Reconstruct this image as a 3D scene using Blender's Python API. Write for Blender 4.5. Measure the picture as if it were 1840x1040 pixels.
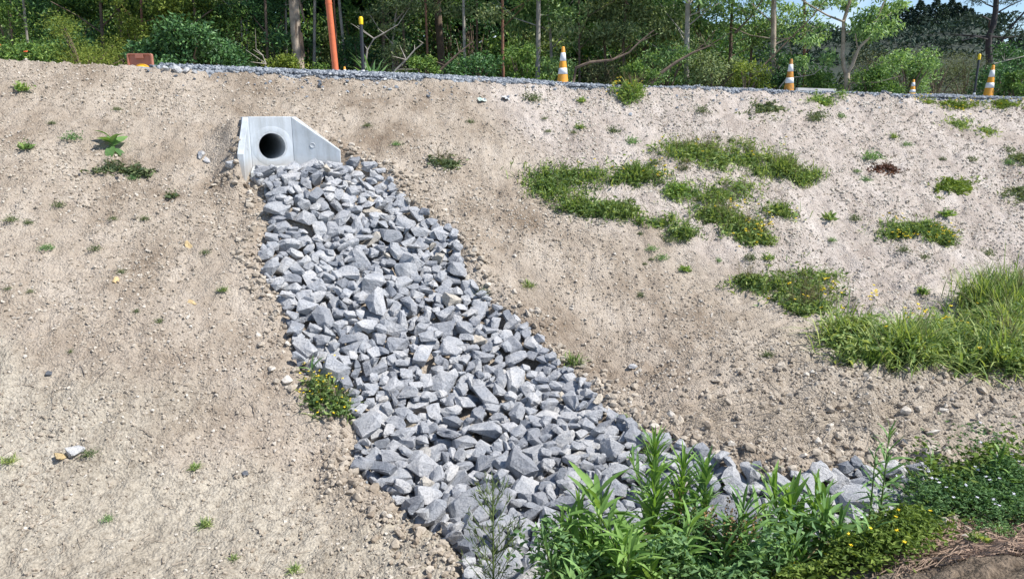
import bpy, bmesh, math, random
import numpy as np
from mathutils import Vector, Matrix, Euler
for o in list(bpy.data.objects): bpy.data.objects.remove(o)
SC = bpy.context.scene
R = math.radians
# ------------------------------------------------------------------ camera
W0, H0, F0 = 1840.0, 1040.0, 1330.0
PITCH = math.atan(320.0 / F0)
cam = bpy.data.cameras.new('camera'); co = bpy.data.objects.new('camera', cam)
SC.collection.objects.link(co); SC.camera = co
cam.sensor_width = 36.0; cam.lens = 36.0 * F0 / W0
cam.clip_start = 0.05; cam.clip_end = 3000
co.location = (0, 0, 0); co.rotation_euler = (math.pi / 2 - PITCH, 0, 0)
# ------------------------------------------------------------------ light
SUN = Vector((0.66, -0.17, 0.90)).normalized()
wd = bpy.data.worlds.new('World'); SC.world = wd; wd.use_nodes = True
wn, wl = wd.node_tree.nodes, wd.node_tree.links
bg = wn['Background']; bg.inputs['Strength'].default_value = 0.10
sky = wn.new('ShaderNodeTexSky'); sky.sky_type = 'NISHITA'; sky.sun_disc = False
sky.sun_elevation = math.asin(SUN.z); sky.sun_rotation = math.atan2(SUN.x, SUN.y)
sky.air_density = 0.9; sky.dust_density = 0.1; sky.ozone_density = 3.0
tc = wn.new('ShaderNodeTexCoord'); cn = wn.new('ShaderNodeTexNoise')
cn.inputs['Scale'].default_value = 5.0; cn.inputs['Detail'].default_value = 6.0
cr = wn.new('ShaderNodeValToRGB'); cr.color_ramp.elements[0].position = 0.55; cr.color_ramp.elements[1].position = 0.80
cmx = wn.new('ShaderNodeMix'); cmx.data_type = 'RGBA'
wl.new(tc.outputs['Generated'], cn.inputs['Vector']); wl.new(cn.outputs['Fac'], cr.inputs['Fac'])
wl.new(cr.outputs['Color'], cmx.inputs['Factor']); wl.new(sky.outputs['Color'], cmx.inputs['A'])
cmx.inputs['B'].default_value = (8.0, 8.4, 9.0, 1)
wl.new(cmx.outputs['Result'], bg.inputs['Color'])
sl = bpy.data.lights.new('sun', 'SUN'); sl.energy = 4.2; sl.angle = R(0.55); sl.color = (1.0, 0.955, 0.89)
so = bpy.data.objects.new('sun', sl); SC.collection.objects.link(so)
so.rotation_euler = SUN.to_track_quat('Z', 'Y').to_euler()
SC.view_settings.view_transform = 'Standard'; SC.view_settings.look = 'None'
SC.view_settings.exposure = 0.66; SC.view_settings.gamma = 1.0; SC.view_settings.use_curve_mapping = False
SC.render.engine = 'CYCLES'
SC.cycles.max_bounces = 6; SC.cycles.diffuse_bounces = 3; SC.cycles.transmission_bounces = 3
# ------------------------------------------------------------------ helpers
rng = np.random.default_rng(7)
rnd = random.Random(11)
def link(name, data=None, parent=None):
    o = bpy.data.objects.new(name, data); SC.collection.objects.link(o)
    if parent is not None: o.parent = parent
    return o
def tag(o, label=None, cat=None, group=None, kind=None):
    if label: o['label'] = label
    if cat: o['category'] = cat
    if group: o['group'] = group
    if kind: o['kind'] = kind
    return o
def mk_mesh(name, V, Fs, mat=None, smooth=False, attr=None):
    """V (n,3); Fs list of (m,k) index arrays; attr: per-face random value"""
    me = bpy.data.meshes.new(name)
    V = np.asarray(V, np.float32)
    Fs = [np.asarray(f, np.int32) for f in Fs if len(f)]
    tot = np.concatenate([np.full(len(f), f.shape[1], np.int32) for f in Fs])
    idx = np.concatenate([f.ravel() for f in Fs])
    start = np.concatenate([[0], np.cumsum(tot)[:-1]]).astype(np.int32)
    me.vertices.add(len(V)); me.vertices.foreach_set('co', V.ravel())
    me.loops.add(len(idx)); me.loops.foreach_set('vertex_index', idx)
    me.polygons.add(len(tot)); me.polygons.foreach_set('loop_start', start); me.polygons.foreach_set('loop_total', tot)
    me.polygons.foreach_set('use_smooth', np.full(len(tot), bool(smooth)))
    me.update(calc_edges=True)
    if attr is not None:
        a = me.attributes.new('rnd', 'FLOAT', 'FACE'); a.data.foreach_set('value', np.asarray(attr, np.float32))
    if mat is not None: me.materials.append(mat)
    return me
class Geo:
    """collects vertices and faces of one mesh"""
    def __init__(s): s.v = []; s.f = {}; s.a = {}; s.n = 0
    def add(s, V, F, a=None):
        V = np.asarray(V, float); F = np.asarray(F, int); k = F.shape[1]
        s.v.append(V); s.f.setdefault(k, []).append(F + s.n); s.n += len(V)
        s.a.setdefault(k, []).append(np.full(len(F), 0.5) if a is None else np.broadcast_to(np.asarray(a, float), (len(F),)))
    def mesh(s, name, mat=None, smooth=False):
        ks = sorted(s.f)
        return mk_mesh(name, np.concatenate(s.v), [np.concatenate(s.f[k]) for k in ks], mat, smooth,
                       np.concatenate([np.concatenate(s.a[k]) for k in ks]))
def smoothstep(a, b, x):
    t = np.clip((x - a) / (b - a), 0, 1); return t * t * (3 - 2 * t)
def smax(a, b, k):
    h = np.clip(0.5 + 0.5 * (a - b) / k, 0, 1); return b + (a - b) * h + k * h * (1 - h)
def hash2(ix, iy, seed):
    n = (ix.astype(np.int64) * 374761393 + iy.astype(np.int64) * 668265263 + seed * 1442695041) & 0xffffffff
    n = ((n ^ (n >> 13)) * 1274126177) & 0xffffffff
    n = n ^ (n >> 16)
    return (n & 0xffff) / 65535.0
def vnoise(x, y, seed=0):
    x = np.asarray(x, float); y = np.asarray(y, float)
    ix = np.floor(x); iy = np.floor(y); fx = x - ix; fy = y - iy
    fx = fx * fx * (3 - 2 * fx); fy = fy * fy * (3 - 2 * fy)
    a = hash2(ix, iy, seed); b = hash2(ix + 1, iy, seed); c = hash2(ix, iy + 1, seed); d = hash2(ix + 1, iy + 1, seed)
    return (a * (1 - fx) + b * fx) * (1 - fy) + (c * (1 - fx) + d * fx) * fy - 0.5
def tube(pts, rad, n=7, cap=True):
    """tapered tube along a polyline -> verts, quads"""
    pts = np.asarray(pts, float); rad = np.broadcast_to(np.asarray(rad, float), (len(pts),))
    V = []; up = np.array([0.13, 0.27, 0.95])
    for i, p in enumerate(pts):
        t = pts[min(i + 1, len(pts) - 1)] - pts[max(i - 1, 0)]; t = t / (np.linalg.norm(t) + 1e-9)
        ref = up if abs(np.dot(up, t)) < 0.9 else np.array([1.0, 0.1, 0])
        a = np.cross(t, ref); a /= np.linalg.norm(a); b = np.cross(t, a)
        for k in range(n):
            an = 2 * math.pi * k / n
            V.append(p + rad[i] * (a * math.cos(an) + b * math.sin(an)))
    Fq = []
    for i in range(len(pts) - 1):
        for k in range(n):
            Fq.append((i * n + k, i * n + (k + 1) % n, (i + 1) * n + (k + 1) % n, (i + 1) * n + k))
    return np.array(V), np.array(Fq)
def box_geo(g, x0, x1, y0, y1, z0, z1):
    V = [(x, y, z) for z in (z0, z1) for y in (y0, y1) for x in (x0, x1)]
    g.add(V, [(0, 2, 3, 1), (4, 5, 7, 6), (0, 1, 5, 4), (2, 6, 7, 3), (0, 4, 6, 2), (1, 3, 7, 5)])
# ------------------------------------------------------------------ materials
def new_mat(name):
    m = bpy.data.materials.new(name); m.use_nodes = True
    return m, m.node_tree.nodes, m.node_tree.links, m.node_tree.nodes['Principled BSDF']
def ramp(n, stops):
    r = n.new('ShaderNodeValToRGB'); el = r.color_ramp.elements
    while len(el) < len(stops): el.new(0.5)
    for e, (p, c) in zip(el, stops): e.position = p; e.color = (*c, 1)
    return r
def noise_node(n, l, coord, scale, detail=4, rough=0.6):
    t = n.new('ShaderNodeTexNoise'); t.inputs['Scale'].default_value = scale
    t.inputs['Detail'].default_value = detail; t.inputs['Roughness'].default_value = rough
    l.new(coord, t.inputs['Vector']); return t
def mixc(n, l, fac, a, b, mode='MIX'):
    m = n.new('ShaderNodeMix'); m.data_type = 'RGBA'; m.blend_type = mode
    for sock, v in (('Factor', fac), ('A', a), ('B', b)):
        if isinstance(v, bpy.types.NodeSocket): l.new(v, m.inputs[sock])
        elif sock == 'Factor': m.inputs[sock].default_value = v
        else: m.inputs[sock].default_value = (*v, 1)
    return m.outputs['Result']
def bump(n, l, b, height, strength, dist):
    bp = n.new('ShaderNodeBump'); bp.inputs['Strength'].default_value = strength; bp.inputs['Distance'].default_value = dist
    l.new(height, bp.inputs['Height']); l.new(bp.outputs['Normal'], b.inputs['Normal']); return bp
def plain(name, col, rough=0.6, var=0.25, scale=30, bumpd=0.0, metal=0.0, dark=None):
    m, n, l, b = new_mat(name)
    c = n.new('ShaderNodeTexCoord'); t = noise_node(n, l, c.outputs['Object'], scale, 5)
    dk = dark or tuple(x * (1 - var) for x in col)
    r = ramp(n, [(0.35, dk), (0.65, col)]); l.new(t.outputs['Fac'], r.inputs['Fac'])
    l.new(r.outputs['Color'], b.inputs['Base Color']); b.inputs['Roughness'].default_value = rough
    b.inputs['Metallic'].default_value = metal
    if bumpd: bump(n, l, b, t.outputs['Fac'], 0.6, bumpd)
    return m
def leaf_mat(name, c0, c1, c2, trans=0.3, rough=0.5, spec=0.3):
    """foliage: per-leaf value and per-plant value choose the tint"""
    m, n, l, b = new_mat(name)
    at = n.new('ShaderNodeAttribute'); at.attribute_name = 'rnd'
    oi = n.new('ShaderNodeObjectInfo')
    ad = n.new('ShaderNodeMath'); ad.operation = 'MULTIPLY_ADD'; ad.inputs[1].default_value = 0.3
    l.new(oi.outputs['Random'], ad.inputs[0]); l.new(at.outputs['Fac'], ad.inputs[2])
    su = n.new('ShaderNodeMath'); su.operation = 'SUBTRACT'; su.inputs[1].default_value = 0.15
    l.new(ad.outputs[0], su.inputs[0])
    r = ramp(n, [(0.05, c0), (0.5, c1), (0.95, c2)]); l.new(su.outputs[0], r.inputs['Fac'])
    tcn = n.new('ShaderNodeTexCoord'); mt = noise_node(n, l, tcn.outputs['Object'], 7.0, 4); mr = ramp(n, [(0.3, (0.74, 0.78, 0.70)), (0.55, (1.0, 1.0, 1.0)), (0.78, (1.32, 1.16, 0.95))]); l.new(mt.outputs['Fac'], mr.inputs['Fac'])
    lc = mixc(n, l, 1.0, r.outputs['Color'], mr.outputs['Color'], 'MULTIPLY')
    l.new(lc, b.inputs['Base Color']); b.inputs['Roughness'].default_value = rough + 0.12
    b.inputs['Specular IOR Level'].default_value = spec * 0.7
    tr = n.new('ShaderNodeBsdfTranslucent'); mx = n.new('ShaderNodeMixShader'); mx.inputs['Fac'].default_value = trans
    tcol = mixc(n, l, 1.0, r.outputs['Color'], (1.25, 1.2, 0.5), 'MULTIPLY')
    l.new(tcol, tr.inputs['Color'])
    l.new(b.outputs[0], mx.inputs[1]); l.new(tr.outputs[0], mx.inputs[2])
    l.new(mx.outputs[0], n['Material Output'].inputs['Surface'])
    return m
M = {}
def soil_material():
    m, n, l, b = new_mat('bare_soil')
    g = n.new('ShaderNodeNewGeometry'); pos = g.outputs['Position']
    at = n.new('ShaderNodeAttribute'); at.attribute_name = 'zone'
    sp = n.new('ShaderNodeSeparateColor'); l.new(at.outputs['Color'], sp.inputs['Color'])
    n1 = noise_node(n, l, pos, 1.3, 6, 0.65); n2 = noise_node(n, l, pos, 22, 6, 0.7); n3 = noise_node(n, l, pos, 90, 4, 0.7)
    tan = ramp(n, [(0.32, (0.261, 0.207, 0.166)), (0.48, (0.391, 0.333, 0.287)), (0.70, (0.502, 0.443, 0.398))])
    l.new(n1.outputs['Fac'], tan.inputs['Fac'])
    pale = ramp(n, [(0.3, (0.415, 0.360, 0.337)), (0.7, (0.579, 0.527, 0.514))]); l.new(n1.outputs['Fac'], pale.inputs['Fac'])
    c = mixc(n, l, sp.outputs['Red'], tan.outputs['Color'], pale.outputs['Color'])
    grey = ramp(n, [(0.3, (0.36, 0.325, 0.28)), (0.7, (0.52, 0.475, 0.42))]); l.new(n2.outputs['Fac'], grey.inputs['Fac'])
    c = mixc(n, l, sp.outputs['Green'], c, grey.outputs['Color'])
    brown = ramp(n, [(0.3, (0.10, 0.08, 0.065)), (0.7, (0.28, 0.22, 0.175))]); l.new(n2.outputs['Fac'], brown.inputs['Fac'])
    c = mixc(n, l, sp.outputs['Blue'], c, brown.outputs['Color'])
    mp = n.new('ShaderNodeMapping'); mp.inputs['Scale'].default_value = (4.5, 0.9, 0.9); l.new(pos, mp.inputs['Vector'])
    n4 = noise_node(n, l, mp.outputs['Vector'], 1.0, 5, 0.6); ws = ramp(n, [(0.35, (0.80, 0.78, 0.76)), (0.6, (1.05, 1.05, 1.05))]); l.new(n4.outputs['Fac'], ws.inputs['Fac'])
    c = mixc(n, l, 0.8, c, ws.outputs['Color'], 'MULTIPLY')
    sv = ramp(n, [(0.34, (0.60, 0.57, 0.55)), (0.46, (0.98, 0.98, 0.98)), (0.7, (1.2, 1.2, 1.18))]); l.new(n2.outputs['Fac'], sv.inputs['Fac'])
    c = mixc(n, l, 0.8, c, sv.outputs['Color'], 'MULTIPLY')
    c = mixc(n, l, 1.0, c, (1.0, 1.0, 0.945), 'MULTIPLY')
    l.new(c, b.inputs['Base Color']); b.inputs['Roughness'].default_value = 0.95; b.inputs['Specular IOR Level'].default_value = 0.1
    vo = n.new('ShaderNodeTexVoronoi'); vo.inputs['Scale'].default_value = 48; l.new(pos, vo.inputs['Vector'])
    h = n.new('ShaderNodeMath'); h.operation = 'MULTIPLY_ADD'; h.inputs[1].default_value = -0.7
    l.new(vo.outputs['Distance'], h.inputs[0]); l.new(n2.outputs['Fac'], h.inputs[2])
    h2 = n.new('ShaderNodeMath'); h2.operation = 'MULTIPLY_ADD'; h2.inputs[1].default_value = 0.5
    l.new(n3.outputs['Fac'], h2.inputs[0]); l.new(h.outputs[0], h2.inputs[2])
    bump(n, l, b, h2.outputs[0], 0.8, 0.032)
    return m
M['soil'] = soil_material()
def clod_material(name, stops, inst=True, rough=0.95):
    m, n, l, b = new_mat(name)
    at = n.new('ShaderNodeAttribute'); at.attribute_name = 'col'
    at.attribute_type = 'INSTANCER' if inst else 'GEOMETRY'
    c = n.new('ShaderNodeTexCoord'); g = n.new('ShaderNodeNewGeometry'); t = noise_node(n, l, g.outputs['Position'], 70, 4)
    r = ramp(n, stops); l.new(at.outputs['Fac'], r.inputs['Fac'])
    sv = ramp(n, [(0.3, (0.7, 0.7, 0.7)), (0.7, (1.12, 1.12, 1.12))]); l.new(t.outputs['Fac'], sv.inputs['Fac'])
    l.new(mixc(n, l, 1.0, r.outputs['Color'], sv.outputs['Color'], 'MULTIPLY'), b.inputs['Base Color'])
    b.inputs['Roughness'].default_value = rough; b.inputs['Specular IOR Level'].default_value = 0.15
    bump(n, l, b, t.outputs['Fac'], 0.5, 0.01)
    return m
M['clod'] = clod_material('soil_clod', [(0.0, (0.27, 0.22, 0.172)), (0.25, (0.36, 0.305, 0.242)), (0.6, (0.46, 0.405, 0.334)), (0.88, (0.58, 0.53, 0.462)), (1.0, (0.62, 0.58, 0.515))])
M['gravel_bit'] = clod_material('gravel_bit', [(0.0, (0.12, 0.14, 0.17)), (0.5, (0.26, 0.29, 0.33)), (0.9, (0.40, 0.43, 0.47)), (1.0, (0.55, 0.56, 0.57))], rough=0.8)
def rock_material(name, per_object, stops):
    m, n, l, b = new_mat(name)
    c = n.new('ShaderNodeTexCoord'); g = n.new('ShaderNodeNewGeometry')
    pos = g.outputs['Position']
    if per_object:
        oi = n.new('ShaderNodeObjectInfo'); rv = oi.outputs['Random']
    else:
        at = n.new('ShaderNodeAttribute'); at.attribute_name = 'rnd'; rv = at.outputs['Fac']
    r = ramp(n, stops); l.new(rv, r.inputs['Fac'])
    t1 = noise_node(n, l, pos, 6, 7, 0.65); t2 = noise_node(n, l, pos, 55, 6, 0.75)
    s1 = ramp(n, [(0.3, (0.72, 0.75, 0.80)), (0.6, (1.06, 1.04, 1.02))]); l.new(t1.outputs['Fac'], s1.inputs['Fac'])
    s2 = ramp(n, [(0.36, (0.48, 0.49, 0.51)), (0.47, (0.98, 0.98, 0.98)), (0.7, (1.2, 1.2, 1.18))]); l.new(t2.outputs['Fac'], s2.inputs['Fac'])
    cc = mixc(n, l, 1.0, r.outputs['Color'], s1.outputs['Color'], 'MULTIPLY')
    cc = mixc(n, l, 0.85, cc, s2.outputs['Color'], 'MULTIPLY')
    l.new(cc, b.inputs['Base Color']); b.inputs['Roughness'].default_value = 0.85; b.inputs['Specular IOR Level'].default_value = 0.25
    t3 = noise_node(n, l, pos, 18, 8, 0.7)
    ad = n.new('ShaderNodeMath'); ad.operation = 'MULTIPLY_ADD'; ad.inputs[1].default_value = 0.25
    l.new(t2.outputs['Fac'], ad.inputs[0]); l.new(t3.outputs['Fac'], ad.inputs[2])
    bump(n, l, b, ad.outputs[0], 0.8, 0.05)
    return m
RS = [(0.0, (0.240, 0.258, 0.289)), (0.12, (0.347, 0.360, 0.387)), (0.45, (0.427, 0.441, 0.463)), (0.8, (0.503, 0.512, 0.530)), (0.965, (0.543, 0.543, 0.543)), (0.98, (0.498, 0.472, 0.427)), (1.0, (0.534, 0.481, 0.401))]
M['rock'] = rock_material('grey_rock', True, RS)
M['rock_stuff'] = rock_material('grey_rock_fill', False, RS)
M['rock_tan'] = rock_material('tan_rock', True, [(0.0, (0.55, 0.46, 0.33)), (1.0, (0.60, 0.52, 0.40))])
M['rock_yellow'] = rock_material('yellow_clay', True, [(0.0, (0.58, 0.43, 0.22)), (1.0, (0.62, 0.48, 0.27))])
M['rock_dark'] = rock_material('dark_stone', True, [(0.0, (0.13, 0.14, 0.16)), (1.0, (0.2, 0.21, 0.23))])
M['rock_pale'] = rock_material('pale_stone', True, [(0.0, (0.52, 0.53, 0.54)), (1.0, (0.58, 0.58, 0.58))])
M['gravel'] = plain('road_gravel', (0.34, 0.37, 0.41), 0.9, 0.5, 60, 0.03)
def concrete_material():
    m, n, l, b = new_mat('precast_concrete')
    c = n.new('ShaderNodeTexCoord'); P = c.outputs['Object']
    t1 = noise_node(n, l, P, 3.5, 6, 0.6); t2 = noise_node(n, l, P, 45, 4, 0.6)
    r = ramp(n, [(0.3, (0.45, 0.495, 0.54)), (0.65, (0.56, 0.605, 0.65))]); l.new(t1.outputs['Fac'], r.inputs['Fac'])
    vo = n.new('ShaderNodeTexVoronoi'); vo.inputs['Scale'].default_value = 26; l.new(P, vo.inputs['Vector'])
    pit = ramp(n, [(0.05, (0.45, 0.46, 0.47)), (0.10, (1, 1, 1))]); l.new(vo.outputs['Distance'], pit.inputs['Fac'])
    thr = ramp(n, [(0.52, (0, 0, 0)), (0.60, (1, 1, 1))]); l.new(t2.outputs['Fac'], thr.inputs['Fac'])
    pf = mixc(n, l, thr.outputs['Color'], (1, 1, 1), pit.outputs['Color'])
    cc = mixc(n, l, 0.8, r.outputs['Color'], pf, 'MULTIPLY')
    mp = n.new('ShaderNodeMapping'); mp.inputs['Scale'].default_value = (9, 9, 1.3); l.new(P, mp.inputs['Vector']); t5 = noise_node(n, l, mp.outputs['Vector'], 1.0, 6, 0.65)
    st = ramp(n, [(0.36, (0.74, 0.73, 0.70)), (0.55, (1, 1, 1)), (0.75, (1.06, 1.06, 1.06))]); l.new(t5.outputs['Fac'], st.inputs['Fac']); cc = mixc(n, l, 0.75, cc, st.outputs['Color'], 'MULTIPLY')
    sx = n.new('ShaderNodeSeparateXYZ'); l.new(P, sx.inputs[0]); ad = n.new('ShaderNodeMath'); ad.operation = 'MULTIPLY_ADD'; ad.inputs[1].default_value = 0.22; l.new(t1.outputs['Fac'], ad.inputs[0]); l.new(sx.outputs['Z'], ad.inputs[2])
    sm = ramp(n, [(0.16, (1, 1, 1)), (0.30, (0, 0, 0))]); l.new(ad.outputs[0], sm.inputs['Fac']); hf = n.new('ShaderNodeMath'); hf.operation = 'MULTIPLY'; hf.inputs[1].default_value = 0.55; l.new(sm.outputs['Color'], hf.inputs[0])
    cc = mixc(n, l, hf.outputs[0], cc, (0.40, 0.345, 0.28))
    l.new(cc, b.inputs['Base Color'])
    b.inputs['Roughness'].default_value = 0.8; bump(n, l, b, t2.outputs['Fac'], 0.25, 0.006)
    return m
M['concrete'] = concrete_material()
M['mortar'] = plain('grey_mortar', (0.52, 0.55, 0.57), 0.9, 0.3, 40, 0.01)
M['pipe'] = plain('pipe_concrete', (0.52, 0.555, 0.585), 0.85, 0.25, 18, 0.004)
M['cone_orange'] = plain('cone_orange', (0.84, 0.36, 0.02), 0.6, 0.4, 9, dark=(0.62, 0.30, 0.06))
M['cone_dirty'] = plain('cone_orange_dirty', (0.72, 0.30, 0.03), 0.7, 0.6, 11, dark=(0.26, 0.15, 0.06))
M['band'] = plain('reflective_band', (0.80, 0.80, 0.82), 0.4, 0.08, 20)
M['rubber'] = plain('black_rubber', (0.035, 0.035, 0.037), 0.7, 0.3, 20)
M['post_black'] = plain('post_black', (0.03, 0.032, 0.04), 0.45, 0.3, 9)
M['cap_yellow'] = plain('cap_yellow', (0.90, 0.62, 0.01), 0.4, 0.08, 9)
M['pole_orange'] = plain('pole_orange', (0.74, 0.185, 0.075), 0.5, 0.18, 9)
M['panel_red'] = plain('faded_red_plastic', (0.50, 0.21, 0.145), 0.65, 0.25, 6)
M['dome'] = plain('amber_dome', (0.88, 0.46, 0.03), 0.35, 0.2, 12)
M['white_wood'] = plain('white_timber', (0.78, 0.74, 0.70), 0.7, 0.15, 8)
M['litter_mint'] = plain('litter_mint', (0.52, 0.64, 0.58), 0.6, 0.2, 15)
M['litter_white'] = plain('litter_white', (0.62, 0.64, 0.66), 0.6, 0.2, 15)
M['bark_pale'] = plain('bark_pale', (0.46, 0.42, 0.37), 0.9, 0.5, 5, 0.02)
M['bark_gum'] = plain('bark_gum', (0.50, 0.41, 0.32), 0.85, 0.55, 4, 0.03)
M['bark_brown'] = plain('bark_brown', (0.22, 0.16, 0.12), 0.95, 0.5, 6, 0.03)
M['bark_red'] = plain('bark_red', (0.30, 0.15, 0.10), 0.9, 0.45, 6, 0.02)
M['bark_dark'] = plain('bark_dark', (0.075, 0.068, 0.07), 0.95, 0.4, 6, 0.03)
M['twig'] = plain('dry_twig', (0.36, 0.30, 0.24), 0.9, 0.4, 20)
M['needle'] = plain('dry_needle', (0.44, 0.32, 0.24), 0.9, 0.45, 20)
M['straw'] = plain('straw', (0.47, 0.40, 0.31), 0.9, 0.4, 20)
M['yellow'] = plain('yellow_petal', (0.88, 0.66, 0.01), 0.6, 0.1, 20)
M['whitefl'] = plain('white_petal', (0.75, 0.75, 0.85), 0.6, 0.1, 20)
M['redfl'] = plain('orange_flower', (0.85, 0.16, 0.06), 0.6, 0.1, 20)
M['seed'] = plain('brown_seedhead', (0.34, 0.20, 0.09), 0.9, 0.4, 20)
M['stem'] = plain('green_stem', (0.16, 0.23, 0.07), 0.6, 0.3, 20)
M['grass'] = leaf_mat('grass_blade', (0.084, 0.144, 0.055), (0.223, 0.338, 0.119), (0.449, 0.531, 0.206), 0.35)
M['grass_lime'] = leaf_mat('grass_lime', (0.096, 0.182, 0.053), (0.213, 0.353, 0.100), (0.370, 0.477, 0.166), 0.35)
M['weed_grey'] = leaf_mat('weed_greygreen', (0.072, 0.111, 0.058), (0.143, 0.195, 0.098), (0.247, 0.286, 0.143), 0.25)
M['dry_stem'] = leaf_mat('dry_stem', (0.10, 0.085, 0.05), (0.19, 0.16, 0.085), (0.27, 0.23, 0.12), 0.15)
M['reddead'] = leaf_mat('red_dead', (0.09, 0.045, 0.035), (0.16, 0.075, 0.055), (0.22, 0.11, 0.07), 0.15)
M['lance'] = leaf_mat('lance_leaf', (0.116, 0.219, 0.058), (0.204, 0.366, 0.095), (0.318, 0.498, 0.152), 0.35, 0.42, 0.4)
M['lance_dark'] = leaf_mat('lance_leaf_dark', (0.091, 0.189, 0.068), (0.164, 0.304, 0.101), (0.266, 0.443, 0.160), 0.3, 0.45, 0.4)
M['cover'] = leaf_mat('ground_cover', (0.071, 0.154, 0.064), (0.164, 0.300, 0.129), (0.293, 0.457, 0.193), 0.3)
M['cover_lime'] = leaf_mat('ground_cover_lime', (0.075, 0.125, 0.025), (0.163, 0.250, 0.050), (0.275, 0.362, 0.088), 0.3)
M['lf_dark'] = leaf_mat('leaf_dark', (0.029, 0.082, 0.033), (0.066, 0.164, 0.062), (0.154, 0.308, 0.102), 0.2, 0.4, 0.5)
M['lf_mid'] = leaf_mat('leaf_mid', (0.051, 0.114, 0.032), (0.127, 0.241, 0.059), (0.298, 0.436, 0.114), 0.25, 0.45, 0.4)
M['lf_yellow'] = leaf_mat('leaf_yellowgreen', (0.090, 0.136, 0.028), (0.188, 0.269, 0.054), (0.395, 0.466, 0.108), 0.3)
M['lf_olive'] = leaf_mat('leaf_olive', (0.094, 0.138, 0.063), (0.213, 0.285, 0.130), (0.451, 0.522, 0.273), 0.25)
M['lf_gum'] = leaf_mat('leaf_gum', (0.086, 0.185, 0.065), (0.217, 0.356, 0.141), (0.432, 0.606, 0.259), 0.3, 0.4, 0.5)
M['lf_pine'] = leaf_mat('leaf_pine', (0.021, 0.042, 0.034), (0.042, 0.072, 0.055), (0.078, 0.124, 0.078), 0.1)
M['lf_tea'] = leaf_mat('leaf_teatree', (0.060, 0.076, 0.040), (0.130, 0.156, 0.080), (0.240, 0.270, 0.140), 0.2)
M['litter'] = plain('forest_floor', (0.10, 0.085, 0.05), 0.95, 0.5, 3)
M['hill'] = plain('hill_floor', (0.035, 0.05, 0.035), 0.95, 0.4, 0.4)
# ------------------------------------------------------------------ terrain
CP, SP = math.cos(PITCH), math.sin(PITCH)
def ray(u, v):
    a = (u - 920.0) / F0; b = -(v - 520.0) / F0
    den = CP + b * SP
    return a / den, (-SP + b * CP) / den          # x per metre of depth, z per metre of depth
def at(u, v, Y):
    x, z = ray(u, v); return np.array([x * Y, Y, z * Y])
CX = np.array([-40, -6.6, -3.5, 0.85, 4.0, 8.0, 10.7, 60.0])
CYv = np.array([-1.0, 10.05, 11.25, 12.75, 13.8, 15.15, 16.05, 34.0])
CZ = np.array([1.5, 0.635, 0.545, 0.405, 0.345, 0.275, 0.235, -0.6])
def crestY(x): return np.interp(x, CX, CYv)
def crestZ(x): return np.interp(x, CX, CZ)
def plateau(x, y):
    d = y - crestY(x)
    return crestZ(x) - 0.012 * np.clip(d, 0, 25) - 0.02 * np.clip(d - 12, 0, 60)
HWO = at(492, 300, 9.42); HA = np.array([math.sin(R(28)), -math.cos(R(28))]); HL = np.array([math.cos(R(28)), math.sin(R(28))])   # headwall foot, its axis and its lateral
HWZ = HWO[2] - 0.04
def G0(x, y):
    x = np.asarray(x, float); y = np.asarray(y, float)
    s = crestY(x) - y
    bank = crestZ(x) - 0.52 * s - 0.03 * np.sin(s * 1.1 + x * 0.7) * np.clip(s, 0, 1)
    bench = -2.93 + 0.24 * smoothstep(-1.2, 1.8, x) - 0.10 * np.clip(4.6 - y, -2, 3) * (x < 50) + 0.07 * np.clip(y - 5.5, 0, 4) * smoothstep(0.5, 3, x)
    z = smax(bank, bench, 0.28)
    y0 = 3.75 + 0.7 * smoothstep(0.4, 2.6, x) - 0.35 * smoothstep(-0.2, -1.5, x)
    near = np.minimum(-2.95 + (y0 - y) * 0.52 + 0.2 * smoothstep(0.5, 2.5, x), -1.62)
    z = smax(z, near, 0.2)
    pl = plateau(x, y)
    t = smoothstep(0.25, -0.10, s)
    z = z * (1 - t) + pl * t
    # backfill behind the headwall
    ex = (x - HWO[0]) * HL[0] + (y - HWO[1]) * HL[1]; ea = (x - HWO[0]) * HA[0] + (y - HWO[1]) * HA[1]
    inn = smoothstep(-0.03, 0.03, ex + 0.255 + 0.03 + 0.36 * np.clip(ea, 0, 2)) * smoothstep(-0.03, 0.03, ea + 0.07 - 0.364 * np.clip(ex - 0.255, 0, 2)) * smoothstep(0.95, 0.78, ex)
    top = HWZ + 0.62 - 0.70 * np.clip(ea - 0.02, 0, 2) - 0.62 * np.clip(ex - 0.30, 0, 2) - 0.35 * np.clip(-ex - 0.42, 0, 2) - 0.10 * (ex < -0.2) * smoothstep(-0.25, 0.05, ea)
    fill = (1 - inn) * np.where(ex > 0, smoothstep(1.0, 0.45, ex), smoothstep(0.85, 0.38, -ex)) * smoothstep(-1.1, -0.25, ea) * smoothstep(1.0, 0.5, ea)
    z = z * (1 - fill) + np.maximum(z, top) * fill
    front = inn * smoothstep(1.1, 0.75, ea)
    z = z * (1 - front) + np.minimum(z, HWZ - 0.02 - 0.2 * np.clip(ea, 0, 2)) * front
    return z
YS = np.concatenate([np.linspace(1.5, 18, 2400)])
def pix(u, v, g=G0):
    """where the view ray through (u, v) meets the ground"""
    rx, rz = ray(u, v)
    zz = g(rx * YS, YS); below = np.nonzero(rz * YS < zz)[0]
    below = below[below > 3]
    i = below[0] if len(below) else len(YS) - 1
    Y = YS[i]; return np.array([rx * Y, Y, float(zz[i])])
YC = np.linspace(2.6, 17.5, 420)
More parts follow.
